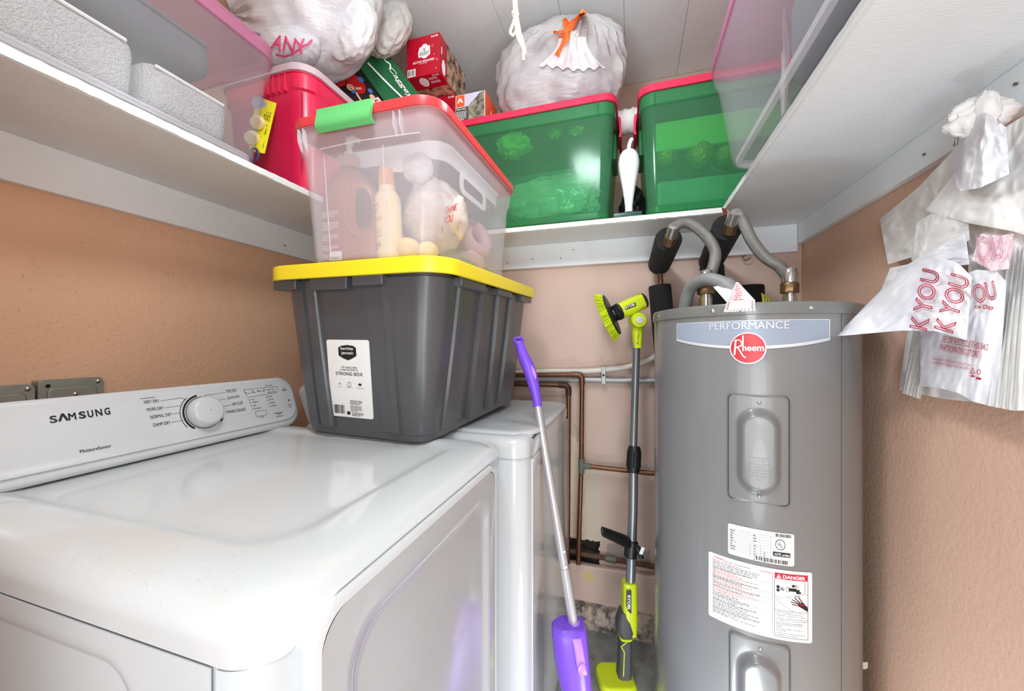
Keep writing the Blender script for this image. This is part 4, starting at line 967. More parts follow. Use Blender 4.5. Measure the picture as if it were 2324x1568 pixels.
part('cap', MB().lathe([(.018, .213), (.0225, .214), (.0225, .238), (.019, .241)], JM @ Matrix.Translation((-.013, 0, 0)), 20), mat('tan_cap_plastic', (190, 130, 104), .4), jg)
mb = MB().lathe([(.014, .241), (.012, .25), (.007, .252), (.007, .268)], JM @ Matrix.Translation((-.013, 0, 0)), 16); mb.tube([JM @ V(p) for p in ((-.013, 0, .266), (-.010, -.002, .276), (.004, -.004, .278), (.018, -.008, .270))], [.011, .012, .010, .006], 10)
part('pump', mb, mat('white_pump_plastic', (238, 238, 236), .35), jg)
mb = MB().tube(smooth_path([JM @ V(p) for p in ((.02, -.046, .16), (.008, -.049, .12), (.012, -.05, .08), (.03, -.05, .055), (.06, -.047, .05))], 5), .002, 6); part('grip_outline', mb, mat('light_brown_plastic', (186, 126, 104), .4), jg)
part('grip_hollow', ell([(.012, .004, .07, .05), (.02, .005, .09, .052), (.02, .005, .13, .052), (.012, .004, .15, .048)], JM @ Matrix.Translation((0, -.045, 0)), 16), mat('dark_brown_plastic', (112, 82, 74), .4), jg)
JP = Plane(JM @ V((-.06, -.0485, 0)), JM @ V((1, -.0485, 0)) - JM @ V((0, -.0485, 0)), CR @ V((0, 0, 1))); f = JP.f(.0012); mb = MB()
for yy, n_ in ((.125, 4), (.098, 5), (.068, 4), (.040, 3), (.018, 3)): fine(mb, f, .008, yy, .052, n_, .0042, .0018, RND)
part('jug_print', mb, WHITEINK, jg, stuff=True)
mb = MB(); mb.prism([(.048 + a, .012 + b) for a, b in rrect(.036, .022, .003)], JP.f(.002), JP.f(.0008)); jl = part('price_sticker', mb, PAPER, jg); mb = MB(); barcode(mb, JP.f(.0026), .034, .003, .028, .006, RND); part('sticker_barcode', mb, GREYINK, jl)
# beige bottle
bt = incl('shampoo_bottle', 'slim cream bottle with an orange cap beside the brown jug', 'bottle', (.022, -.20, CZ))
BM = MC @ Matrix.Translation((.040, -.225, CZ)) @ Matrix.Rotation(-.05, 4, 'Y') @ Matrix.Diagonal((1, 1, 1.08, 1))
CRM = mat('cream_bottle_plastic', (240, 218, 170), .35, var=.02)
part('bottle_body', MB().lathe([(.028, 0), (.0315, .004), (.0315, .125), (.029, .142), (.022, .152), (.0195, .156), (.0195, .164)], BM, 28), CRM, bt, smooth=50)
part('cap', MB().lathe([(.0195, .164), (.0205, .166), (.0185, .200), (.016, .203)], BM, 24), mat('orange_tan_cap', (222, 152, 84), .4), bt)
BF = lambda off: (lambda x, y: BM @ V(((.0315 + off) * math.sin(x / .0315), -(.0315 + off) * math.cos(x / .0315), y)))
mb = MB(); text(mb, "BURT'S", BF(.0012), -.026, .112, .022, .007, .01); text(mb, 'BEES', BF(.0012), -.026, .102, .017, .007, .01); part('red_lettering', mb, REDINK, bt, stuff=True)
mb = MB(); bar(mb, BF(.001), -.028, .084, .002, .089, 6); part('orange_band', mb, mat('orange_band', (228, 164, 74), .5), bt)
mb = MB(); fine(mb, BF(.0012), -.026, .097, .024, 1, .006, .003, RND); text(mb, '2 in 1', BF(.0012), -.018, .062, .016, .005); text(mb, 'shampoo &', BF(.0012), -.02, .054, .02, .005); text(mb, 'conditioner', BF(.0012), -.02, .047, .022, .0045); fine(mb, BF(.0012), -.02, .036, .018, 3, .005, .003, RND); bar(mb, BF(.0012), -.028, .118, -.004, .1188, 4); part('grey_lettering', mb, GREYINK, bt, stuff=True)
# crumpled bags and cloths
def blob(c, rx, ry, rz, seed=0, amp=.12, freq=4.0, n=40, R=None, pole=None, pleat=0, pamp=0.0, sq=2.0, flat=None, ridge=True):
    """crumpled film bag: a lumpy closed body with sharp folds; pole = direction of the gathered neck"""
    pole = V(pole or (0, 0, 1)).normalized(); a = pole.cross(V((0.3, 1, 0.1))).normalized(); b = pole.cross(a); mb = MB(); nv = n // 2 + 6; rings = []
    off = V((seed * 3.1, seed * 1.7, seed * 2.3)); c = V(c)
    for j in range(nv + 1):
        th = .03 + (PI - .06) * j / nv; rg = []
        for i in range(n):
            ph = 2 * PI * i / n; d = pole * math.cos(th) + (a * math.cos(ph) + b * math.sin(ph)) * math.sin(th)
            k = (abs(d.x)**sq + abs(d.y)**sq + abs(d.z)**sq) ** (-1 / sq)
            q = noise.noise(d * freq * .45 + off) * amp + (abs(noise.noise(d * freq + off)) - .2) * -amp * (1.0 if ridge else 0) + noise.noise(d * freq * 2.6 + off) * amp * .25
            q += pamp * math.cos(pleat * ph + 3 * noise.noise(V((math.cos(ph), math.sin(ph), th * .5)) + off)) * math.exp(-th * 1.5) * min(1, th * 3)
            p = V((d.x * rx, d.y * ry, d.z * rz)) * k * (1 + q)
            if flat is not None and p.z < flat: p.z = flat + (p.z - flat) * .1
            rg.append(c + (R @ p if R else p))
        rings.append(rg)
    return mb.loft(rings)
def film(name, c1, c2, scale=7, trans=.25, rough=.3, fb=.45):
    m = mat(name, c1, rough, var=0, trans=trans); g = G(m); tc = g.N.new('ShaderNodeTexCoord').outputs['Object']
    n1 = g.noise(tc, scale, 4); n2 = g.noise(tc, scale * 5, 3)
    mp = g.N.new('ShaderNodeMapping'); mp.inputs['Scale'].default_value = (1.5, 1.5, 7); mp.inputs['Rotation'].default_value = (.4, .3, .2); g.L.new(tc, mp.inputs[0])
    n3 = g.noise(mp.outputs[0], 14, 4, .6)
    g.L.new(g.mix(g.ramp(n1, .42, .66), lin(c1), lin(c2)), g.N['Principled BSDF'].inputs['Base Color'])
    bp = g.N.new('ShaderNodeBump'); bp.inputs['Strength'].default_value = fb; bp.inputs['Distance'].default_value = .010
    g.L.new(g.math('ADD', n3, g.math('MULTIPLY', n2, .3)), bp.inputs['Height']); g.L.new(bp.outputs[0], g.N['Principled BSDF'].inputs['Normal']); return m
FILMW = film('white_bag_film', (240, 238, 238), (224, 214, 218))
FILMP = film('peach_tinted_bag_film', (238, 230, 224), (234, 208, 192), 9)
bg_ = incl('tied_plastic_bag', 'knotted white grocery bag with red lettering inside the clear tote', 'plastic bag', (.085, -.10, CZ + .045))
bb_ = blob(C(.112, -.125, .130), .082, .088, .092, 3, .13, 4, 56, CR, (-.1, -.3, 1), 9, .05); BDR = Drape(bb_); part('bag_body', bb_, FILMP, bg_, smooth=60)
part('bag_knot', blob(C(.098, -.195, .228), .038, .03, .036, 8, .18, 4, 40, CR), FILMW, bg_, smooth=60)
part('bag_handle', MB().sheet(lambda a, b: C(.074 - .068 * a, -.222 - .004 * math.sin(a * 4), .228 + .012 * a - (b - .5) * (.030 + .012 * a)), 10, 6, .0012), FILMW, bg_, smooth=30)
BP = Plane(C(.150, -.15, .07), V((.5, .86, .1)), CR @ V((-.1, 0, 1))); mb = MB()
fb = lambda x, y: BDR.at(1012 + x * 26, 506 - y * 40 - x * 10, .003, 1.0)
text(mb, 'THANK', fb, 0, .5, 1, .4, .005, shear=.3); text(mb, 'YOU', fb, -.15, -.05, .8, .42, .005, shear=.3); stroke(mb, fb, [(-.3, -.9), (-.32, -.1)], .06)
part('bag_lettering', mb, REDINK, bg_)
YB_ = mat('pale_yellow_plastic', (240, 206, 120), .4)
for k, (x, y, r) in enumerate(((.082, -.215, .031), (.128, -.200, .026))):
    o = incl('yellow_ball', ('larger pale yellow ball at the foot of the cream bottle', 'smaller yellow ball under the knotted bag at the tote corner')[k], 'ball', (x, y, CZ)); part('ball_body', MB().lathe([(max(r * math.sin(PI * i / 14), .0004), r * .86 - r * .86 * math.cos(PI * i / 14)) for i in range(15)], MC @ Matrix.Translation((x, y, CZ)), 24, False, False), YB_, o)
    mb = MB().lathe([(r * 1.003, r * .80), (r * 1.012, r * .86), (r * 1.003, r * .92)], MC @ Matrix.Translation((x, y, CZ)), 24, False, False); part('ball_seam', mb, YB_, o)
pk = incl('pink_cup', 'dusty pink plastic ring-shaped item deep inside the clear tote', 'ring', (.115, .09, CZ + .05))
mb = MB(); Mp = MC @ Matrix.Translation((.125, .10, .125)) @ Matrix.Rotation(1.2, 4, 'Y') @ Matrix.Rotation(.3, 4, 'X')
R = [[Mp @ V(((.045 + .024 * math.cos(b)) * math.cos(a), (.045 + .024 * math.cos(b)) * math.sin(a), .024 * math.sin(b))) for a in (2*PI*i/32 for i in range(32))] for b in (2*PI*j/14 for j in range(15))]
part('ring_body', mb.loft(R, False, False), mat('dusty_pink', (216, 176, 180), .5), pk)
part('ring_strap', blob(C(.11, .09, .05), .05, .06, .045, 5, .2, 4, 24, CR), mat('dusty_pink', (216, 176, 180), .5), pk)
solo('grey_cloth', 'crumpled grey cloth lying on the floor of the clear tote', 'cloth', blob(C(.05, .09, .030), .105, .15, .030, 12, .25, 4, 48, CR, sq=3, flat=-.024), mat('grey_marl_cloth', (170, 168, 166), .9, var=.25, vscale=40), C(.05, .09, CZ))
# white basket insert near the top
wbk = incl('white_basket', 'white plastic basket with handle holes set in the top of the clear tote', 'basket', (0, .03, .21))
WBM = mat('milky_white_plastic', (236, 236, 238), .4)
mb = MB(); R = []
for z, e in ((.255, -.004), (.293, 0), (.2935, .003), (.295, .003), (.295, -.004), (.255, -.008)): R.append([MC @ p for p in ring(.332 + 2 * e, .43 + 2 * e, .05, z, 8, 0, .025)])
R.append(R[0]); part('basket_rim', mb.loft(R, False, False), WBM, wbk)
part('basket_wall', shell(MB(), .26, .34, .318, .418, .15, .256, .05, .002, (), MC @ Matrix.Translation((0, .025, 0))), plastic('grey_basket_haze', (150, 152, 156), .30), wbk)
mb = MB(); o_ = rrect(.19, .062, .025, 6); i_ = rrect(.145, .032, .014, 6)
fo = lambda d: (lambda a, b: C(.1635 + d, .0 + a, .232 + b)); mb.loft([[fo(0)(a, b) for a, b in o_], [fo(.002)(a, b) for a, b in o_], [fo(.002)(a, b) for a, b in i_], [fo(0)(a, b) for a, b in i_], [fo(0)(a, b) for a, b in o_]], False, False); part('handle_frame', mb, WBM, wbk)
# ------------------------------------------------------------- green totes with red lids on the back shelf
ZB = ZS1 + .0015
def green_tote(label, x0, x1, latch_side):
    y0, y1 = 1.500, 1.930; cx, cy = (x0 + x1) / 2, (y0 + y1) / 2; t = thing('storage_tote', label, 'storage tote', (cx, cy, ZB), 'green totes')
    M = Matrix.Translation((cx, cy, 0)); W_, L_ = x1 - x0, y1 - y0
    part('tote_body', shell(MB(), W_ - .066, L_ - .09, W_ - .012, L_ - .012, ZB, 2.186, .05, .0025, (), M, .004, 8), GREENP, t, smooth=50)
    part('base_ring', MB().loft([[M @ p for p in ring(W_ - .064 - 2 * i, L_ - .088 - 2 * i, .048, z, 8)] for i, z in ((.0, ZB + .004), (-.003, ZB + .006), (-.004, ZB + .028), (0, ZB + .032))], False, False), GREEND, t)
    part('rim_band', MB().loft([[M @ p for p in ring(W_ - .010 - 2 * i, L_ - .010 - 2 * i, .05, z, 8)] for i, z in ((.0045, 2.135), (.0, 2.14), (-.001, 2.184), (.002, 2.186))], False, False), GREEND, t)
    part('lid', lidmesh(W_ + .006, L_ + .006, 2.185, 2.2145, .055, M, .006, 0, 8), CRIM, t, 'crimson snap-on lid')
    for fx in (.10, .90):
        xx = x0 + W_ * fx; part('corner_rib', MB().tube([V((xx, y0 + .003, 2.178)), V((xx, y0 + .005, 2.135))], .0028, 6), GREEND, t)
    for s in (0, 1):
        xs = x1 if s else x0; sg = 1 if s else -1
        q = [(-.002, 2.200), (.010, 2.202), (.014, 2.19), (.017, 2.13), (.013, 2.115), (.004, 2.118), (.008, 2.135), (.004, 2.185)]
        part('latch', MB().prism(q, lambda a, b: V((xs + sg * a, 1.655, b)), lambda a, b: V((xs + sg * a, 1.80, b))), CRIM, t, 'crimson side latch')
        part('latch_pocket', MB().rbox((xs - (.030 if s else -.004), 1.64, 2.02), (xs + (-.004 if s else .030), 1.815, 2.125), .006), GREEND, t)
    return t
LX0, LX1, RX0, RX1 = -.745, -.050, .030, .606
green_tote('larger green see-through tote with crimson lid under the white trash bag', LX0, LX1, 1)
green_tote('smaller green see-through tote with crimson lid at the right end of the back shelf', RX0, RX1, 0)
ZI = ZB + .012
# what shows through them
solo('tissue_paper', 'crumpled lime tissue paper inside the left green tote', 'tissue paper', blob(PT(1165, 330, 1.66), .075, .06, .045, 4, .35, 6, 36), mat('lime_tissue', (176, 226, 90), .6), PT(1165, 330, 1.66), smooth=15)
wr = solo('plastic_wrap', 'shiny crumpled clear wrap filling the front of the left green tote', 'plastic wrap', blob((-.33, 1.66, ZI + .125),   .20, .07, .10, 6, .16, 5, 56, sq=3.2), mat('shiny_film', (214, 238, 226), .12, spec=.8, coat=.6, bump=.6, bscale=40), (-.33, 1.66, ZI), smooth=15)
solo('gift_bag', 'pale folded paper gift bag standing at the back of the left green tote', 'gift bag', MB().rbox((-.66, 1.80, ZI), (-.14, 1.85, ZI + .33), .01), mat('teal_paper', (120, 176, 152), .6, var=.25, vscale=9), (-.4, 1.82, ZI))
for k, (u, v, col) in enumerate(((1258, 303, (206, 206, 60)), (1308, 296, (210, 196, 50)))):
    solo('gold_garland', ('left tuft of gold tinsel high in the left green tote', 'right tuft of gold tinsel high in the left green tote')[k], 'tinsel', blob(PT(u, v, 1.63), .03, .012, .018, 20 + k, .6, 9, 24), mat('gold_tinsel', col, .3, .5), PT(u, v, 1.63), smooth=10)
gp = solo('wrapping_paper_roll', 'wide lime paper band standing inside the right green tote', 'wrapping paper', MB().rbox((.095, 1.575, ZI + .240), (.545, 1.605, ZI + .352), .006), mat('lime_paper', (176, 236, 120), .55), (.32, 1.59, ZI + .2))
GOLD = mat('gold_mesh', (196, 176, 70), .3, .6, var=.5, vscale=120, bump=.8, bscale=90)
for k, (u, v, r) in enumerate(((1512, 355, .052), (1590, 352, .062), (1650, 352, .052))):
    p = PY(u, v, 1.63); t = thing('christmas_ball', 'gold mesh bauble, %s of three under the lime paper' % ('leftmost', 'middle and largest', 'rightmost')[k], 'ornament', p, 'gold baubles')
    M = Matrix.Translation((p.x, p.y, p.z)); part('ball', MB().lathe([(max(r * math.sin(PI * i / 14), .0004), r * math.cos(PI * i / 14)) for i in range(15)][::-1], M, 24, False, False), GOLD, t); part('ball_cap', MB().lathe([(.01, r * .97), (.01, r + .012), (.002, r + .014)], M, 12), GOLD, t)
solo('ornament_tray', 'glossy pale tray of ornaments filling the bottom of the right green tote', 'tray', MB().rbox((.10, 1.60, ZI), (.54, 1.86, ZI + .135), .015), mat('pale_green_tray', (150, 206, 178), .2, var=.2, vscale=20, bump=.5, bscale=30), (.32, 1.7, ZI))
# ------------------------------------------------------------- between the green totes
po = PY(1427, 400, 1.585); ov = thing('white_ornament', 'glossy white upside-down teardrop ornament between the two green totes', 'ornament', (po.x, 1.585, ZB))
k_ = 1.585 / 1.0463 / FPX
def zz(v): return PY(1427, v, 1.585).z
M = Matrix.Translation((po.x, 1.585, 0))
part('teardrop', MB().lathe([(.004, ZB + .028), (.0145, ZB + .03), (.0150, zz(468)), (.019, zz(450)), (.026, zz(425)), (.0345, zz(400)), (.0405, zz(380)), (.0415, zz(370)), (.038, zz(356)), (.029, zz(346)), (.014, zz(340)), (.001, zz(339))], M, 32), mat('glossy_white_plastic', (240, 240, 246), .12, coat=.5), ov, smooth=60)
part('curved_tail', MB().tube(smooth_path([PY(1427, 342, 1.585), PY(1428, 330, 1.585), PY(1433, 316, 1.585), PY(1435, 318, 1.59)], 5), [.008] * 10 + [.0065] * 6, 12), mat('glossy_white_plastic', (240, 240, 246), .12), ov)
part('base_socket', MB().lathe([(.018, ZB), (.018, ZB + .012), (.0155, ZB + .030)], M, 20), mat('dark_green_glass', (26, 56, 44), .15), ov)
p = PY(1442, 455, 1.72); solo('black_bag', 'small crumpled black bag on the shelf behind the white teardrop ornament', 'bag', blob((p.x - .01, 1.73, ZB + .085), .055, .05, .09, 9, .3, 4, 36, flat=-.083), mat('shiny_black_film', (20, 20, 22), .25, bump=.6, bscale=30), (p.x, 1.73, ZB), smooth=20)
solo('green_tray', 'low dark green plastic strip on the shelf edge under the white teardrop ornament', 'tray', MB().rbox((po.x - .058, 1.545, ZB), (po.x + .05, 1.562, ZB + .02), .004), plastic('dark_green_film', (34, 84, 64), .7, (120, 180, 150)), (po.x, 1.56, ZB))
M = axis_frame(V((-.075, 1.83, 2.273)), V((.17, 1.83, 2.273)))
solo('paper_roll', 'white quilted roll lying across the gap between the crimson lids', 'roll', MB().lathe([(.02, 0)] + [(.052 + .003 * math.sin(i * 1.3) + .002 * math.cos(i * 2.9), .006 + i * .0075) for i in range(32)] + [(.02, .25)], M, 24), mat('white_quilt', (238, 238, 236), .8, bump=.5, bscale=30), (.05, 1.83, 2.22))
# ------------------------------------------------------------- white trash bag with orange drawstring
tb = thing('trash_bag', 'full white trash bag tied with an orange drawstring on the left green tote', 'trash bag', (-.31, 1.69, 2.2155))
kn = PY(1291, 78, 1.60)
FILMT = film('translucent_white_bag_film', (200, 199, 199), (172, 164, 168), 8, .15)
bc = V((-.312, 1.70, 2.43)); tbm = blob(bc, .287, .185, .225, 2, .085, 3.6, 96, None, kn - bc, 26, .055, 2.5, -.212); TBD = Drape(tbm); part('bag_body', tbm, FILMT, tb, smooth=35)
nk = (kn - bc).normalized(); kp = TBD.at(1291, 76, .008)
TFL = lambda a, b, u, v, t: TBD.at(u, v, .014 + .004 * math.sin(a * 34))
part('gathered_neck', blob(kp + V((.01, .02, -.01)), .034, .03, .022, 14, .35, 5, 28), FILMW, tb, smooth=20)
part('collar_flap', MB().sheet(lambda a, b: TFL(a, b, 1268 + 62 * a + (a - .5) * 90 * b * b, 84 + 76 * b - 20 * abs(a - .6) * b + 4 * math.sin(a * 40) * b, 0), 40, 10, .0008), FILMW, tb, 'loose white film below the knot', smooth=30)
ORN = mat('orange_drawstring', (240, 106, 30), .4, var=.06, vscale=40)
def ribbon(pts, w0, t0=1.53, tw=.01):
    P_ = smooth_path([V((u, v, 0)) for u, v in pts], 6); n = len(P_)
    def g_(a, b):
        i = a * (n - 1); k = min(int(i), n - 2); p = P_[k].lerp(P_[k + 1], i - k); d = (P_[k + 1] - P_[k]).normalized()
        ww = w0 * (.75 + .25 * math.sin(a * 7)); q = p + V((-d.y, d.x, 0)) * (b - .5) * ww
        return TBD.at(q.x, q.y, .032 + tw * math.sin(a * 5 + b * 2.2), 1.66)
    return MB().sheet(g_, n * 2, 6, .001)
for pts, w0 in (([(1290, 70), (1301, 52), (1312, 40), (1327, 24)], 15), ([(1288, 72), (1284, 60), (1282, 44), (1290, 52), (1292, 66)], 11), ([(1288, 72), (1283, 90), (1272, 108), (1264, 126)], 14), ([(1288, 72), (1272, 72), (1256, 73)], 9), ([(1287, 73), (1277, 80), (1268, 84)], 9)):
    part('drawstring', ribbon(pts, w0), ORN, tb)
part('drawstring_knot', blob(TBD.at(1286, 71, .036), .012, .010, .014, 3, .3, 6, 18), ORN, tb)
# ------------------------------------------------------------- reindeer boxes, tent-stake box
BOXR = mat('red_carton', (188, 8, 40), .35, var=.03); BOXD = mat('dark_red_carton', (140, 20, 44), .4)
PHOTO = mat('brown_photo_print', (120, 88, 70), .4, var=.0); g = G(PHOTO); tc = g.N.new('ShaderNodeTexCoord').outputs['Object']
g.L.new(g.mix(g.ramp(g.noise(tc, 24, 5, .7), .40, .58), lin((52, 40, 34)), lin((206, 168, 138))), g.N['Principled BSDF'].inputs['Base Color'])
def festive(label, x0, x1, y0, y1, z0, z1, full=True):
    t = thing('reindeer_box', label, 'box', ((x0 + x1) / 2, (y0 + y1) / 2, z0), 'red reindeer gift boxes')
    part('carton', MB().rbox((x0, y0, z0), (x1, y1, z1), .0015), BOXR, t)
    P_ = Plane((x0, y0, z0), (1, 0, 0), (0, 0, 1)); W_, H_ = x1 - x0, z1 - z0; f = P_.f(.0006); F = lambda x, y: f(x0 * 0 + W_ * x, H_ * y)
    mb = MB(); text(mb, '$16.88', F, .76, .90, .20, .055, .02)
    if full:
        poly(mb, F, [(.36, .60), (.40, .72), (.47, .74), (.52, .79), (.60, .79), (.65, .74), (.72, .72), (.73, .50), (.66, .47), (.60, .43), (.52, .43), (.47, .47), (.37, .48)])
        text(mb, 'FESTIVE REINDEER', F, .20, .335, .66, .055, .015); text(mb, 'DUAL SPRAYER', F, .40, .30, .24, .02); bar(mb, F, .03, .03, .28, .22)
        for cx_, cy_, r_ in ((.80, .70, .035), (.93, .33, .028), (.85, .48, .016), (.90, .12, .02)):
            for k in range(6): a = PI * k / 3; stroke(mb, F, [(cx_ + r_ * .5 * math.cos(a), cy_ + r_ * .5 * math.sin(a)), (cx_ + r_ * math.cos(a), cy_ + r_ * math.sin(a))], .007)
    part('white_print', mb, WHITEINK, t, stuff=True)
    if full:
        mb = MB(); f = P_.f(.0011); F2 = lambda x, y: f(W_ * x, H_ * y); text(mb, 'HOLIDAY', F2, .40, .51, .29, .075, .01); barcode(mb, F2, .05, .05, .21, .15, RND)
        for a in (-.5, 0, .5): stroke(mb, F2, [(.55, .61), (.55 + .07 * math.sin(a), .61 + .09 * math.cos(a))], .008)
        stroke(mb, F2, [(.40, .60), (.70, .60)], .006); part('dark_print', mb, INK, t, stuff=True)
        fs = lambda a, b: V((x1 + .0008, y0 + (y1 - y0) * a, z0 + H_ * b)); mb = MB()
        mb.grid(lambda a, b: fs(.26 + .73 * a, .01 + .98 * b), 4, 4); part('side_photo', mb, PHOTO, t)
        mb = MB(); poly(mb, lambda a, b: V((x1 + .0012, y0 + (y1 - y0) * a, z0 + H_ * b)), [(.10, .10), (.16, .05), (.20, .16), (.20, .36), (.15, .46), (.10, .40), (.07, .25)]); fine(mb, lambda a, b: V((x1 + .0012, y0 + (y1 - y0) * (.14 - b * .1), z0 + H_ * a)), .52, .6, .4, 1, .1, .4, RND); part('side_print', mb, WHITEINK, t, stuff=True)
        mb = MB(); fu = lambda a, b: V((x0 + W_ * a, y0 + (y1 - y0) * b, z0 - .0008)); mb.grid(lambda a, b: fu(1 - (.01 + .98 * a), .30 + .69 * b), 4, 4); part('underside_photo', mb, PHOTO, t)
        mb = MB(); fu2 = lambda a, b: V((x0 + W_ * a, y0 + (y1 - y0) * b, z0 - .0013)); poly(mb, fu2, [(.28, .13), (.33, .06), (.42, .03), (.52, .06), (.56, .13), (.50, .22), (.42, .25), (.32, .22)]); text(mb, 'FESTIVE', lambda a, b: fu2(a, .12 - b), .60, .0, .25, .05, .01); text(mb, 'REINDEER', lambda a, b: fu2(a, .20 - b), .60, .0, .28, .05, .01); text(mb, '$16.88', lambda a, b: fu2(a, .06 - b), .76, .0, .20, .05, .01); part('underside_print', mb, WHITEINK, t, stuff=True)
    return t
festive('top red reindeer gift box with barcode and white badge, overhanging the one below', -.940, -.780, 1.456, 1.725, 2.4115, 2.583)
festive('lower red reindeer gift box mostly hidden behind the clear tote lid', -.925, -.776, 1.602, 1.870, 2.240, 2.4105, False)
solo('shipping_carton', 'plain brown carton under the red reindeer boxes, hidden behind the clear tote', 'box', MB().rbox((-.98, 1.58, ZB), (-.765, 1.88, 2.2395), .003), mat('brown_cardboard', (150, 112, 80), .8), (-.87, 1.7, ZB))
x0, x1, y0, y1, z0, z1 = -.731, -.592, 1.512, 1.66, 2.2165, 2.333
oz = thing('tent_stake_box', 'small carton with a mountain photo and orange end on the green tote lid', 'box', ((x0 + x1) / 2, (y0 + y1) / 2, z0))
part('carton', MB().rbox((x0, y0, z0), (x1, y1, z1), .0015), mat('white_carton', (206, 206, 204), .4), oz)
P_ = Plane((x0, y0, z0), (1, 0, 0), (0, 0, 1)); W_, H_ = x1 - x0, z1 - z0; f = P_.f(.0006); F = lambda x, y: f(W_ * x, H_ * y)
ROCK = mat('mountain_photo', (90, 92, 70), .5); g = G(ROCK); tc = g.N.new('ShaderNodeTexCoord').outputs['Object']; g.L.new(g.mix(g.ramp(g.noise(tc, 45, 6, .75), .38, .62), lin((44, 48, 36)), lin((158, 150, 130))), g.N['Principled BSDF'].inputs['Base Color'])
mb = MB(); poly(mb, F, [(.44, .01), (.98, .01), (.98, .99), (.90, .96), (.82, .93), (.70, .80), (.58, .68), (.50, .60), (.44, .50)]); part('mountain_photo', mb, ROCK, oz)
mb = MB(); poly(mb, F, [(.44, .50), (.50, .60), (.58, .68), (.70, .80), (.82, .93), (.90, .96), (.98, .99), (.32, .99), (.32, .5)]); part('sky_print', mb, mat('pale_sky_print', (196, 196, 214), .5), oz)
mb = MB(); bar(mb, F, .02, .01, .44, .52); part('dark_panel', mb, mat('olive_black_print', (58, 58, 48), .5), oz)
OR2 = mat('orange_carton', (226, 84, 40), .4); mb = MB(); bar(mb, F, .03, .55, .31, .97); mb.grid(lambda a, b: V((x1 + .0007, y0 + (y1 - y0) * a, z0 + .001 + (H_ - .002) * b)), 1, 1); part('orange_print', mb, OR2, oz, stuff=True)
mb = MB(); f = P_.f(.0011); F2 = lambda x, y: f(W_ * x, H_ * y); poly(mb, F2, [(.07, .68), (.13, .86), (.16, .88), (.20, .86), (.27, .68), (.20, .72), (.16, .78), (.12, .71)]); text(mb, 'TENT PEGS', F2, .04, .43, .33, .05, .02); fine(mb, F2, .04, .40, .36, 7, .05, .022, RND)
poly(mb, lambda a, b: V((x1 + .0012, y0 + (y1 - y0) * a, z0 + H_ * b)), [(.42, .40), (.5, .62), (.58, .40), (.53, .45), (.5, .52), (.47, .45)]); part('white_print', mb, WHITEINK, oz, stuff=True)
# ------------------------------------------------------------- red tote, blister pack on the left shelf
rt = thing('storage_tote', 'crimson storage tote with a cloudy rim lid on the left shelf', 'storage tote', (-1.15, 1.22, ZB))
M = Matrix.Translation((-1.150, 1.215, 0)); W_, L_ = .375, .57
part('tote_body', shell(MB(), W_ - .05, L_ - .06, W_ - .01, L_ - .01, ZB, 2.098, .062, .003, ((.86, 0), (.875, .006)), M, .003, 8), CRIM, rt, smooth=50)
part('lid', lidmesh(W_ + .016, L_ + .016, 2.1025, 2.128, .07, M, .006, 0, 8), plastic('cloudy_lid_plastic', (204, 184, 190), .75), rt, 'cloudy grey-pink lid')
for k in range(5):
    x = -1.135 + k * .024; part('side_rib', MB().rbox((x - .002, .925, 2.045), (x + .002, .945, 2.098), .001), CRIM, rt)
part('corner_groove', MB().rbox((-.993, .944, 1.80), (-.990, .9485, 2.04), .0008), mat('deep_crimson', (150, 14, 48), .4), rt)
bp = thing('blister_pack', 'yellow-green blister card of round felt pads leaning on the crimson tote', 'card', PT(597, 300, 1.12))
a, b, c, d = PT(581, 219, 1.185), PT(628, 235, 1.185), PT(601, 349, 1.145), PT(566, 342, 1.135)
BPl = Plane(d, c - d, a - d); ex_l = (c - d).length * 1.25; ey_l = (a - d).length
part('card', MB().sheet(lambda s, t_: (a.lerp(b, s)).lerp(d.lerp(c, s), t_), 4, 8, .0015), mat('lime_yellow_card', (214, 206, 26), .45), bp)
f = fq(d, c, b, a, .0045); PAD = mat('cream_felt', (232, 212, 150), .9)
for u, v, t_ in ((586, 277, 1.150), (573, 312, 1.138)):
    p = PT(u, v, t_); nn = (CAM - p).normalized(); nn = (nn + RGT * -.35 + UP * -.2).normalized(); part('felt_pad', MB().cyl(p - nn * .006, p + nn * .016, .0185, .0175, 24), PAD, bp)
mb = MB(); fr = lambda x, y: f(1 - y, x) 
for k in range(4): fine(mb, lambda x, y: f(y, x), .62, .55 + k * .09, .26, 1, .02, .035, RND)
text(mb, '4', lambda x, y: f(.72 + y, .55 - x), 0, 0, .03, .07, .02); fine(mb, lambda x, y: f(y, x), .10, .80, .25, 1, .02, .03, RND); fine(mb, lambda x, y: f(y, x), .36, .82, .16, 2, .05, .03, RND)
part('card_print', mb, INK, bp, stuff=True)
part('grey_pad', MB().cyl(PT(589, 236, 1.18), PT(588, 236, 1.168), .020, .019, 20), mat('blue_grey_felt', (150, 156, 172), .8), bp)
pr = PT(577, 346, 1.125); solo('cable_tie_loop', 'small dark blue plastic loop at the end of the left clear tote', 'loop', MB().tube([pr + RGT * (.012 * math.cos(q)) + UP * (.018 * math.sin(q) - .006) for q in [2*PI*k/16 for k in range(17)]], .004, 8), mat('dark_blue_plastic', (56, 56, 96), .35), pr)
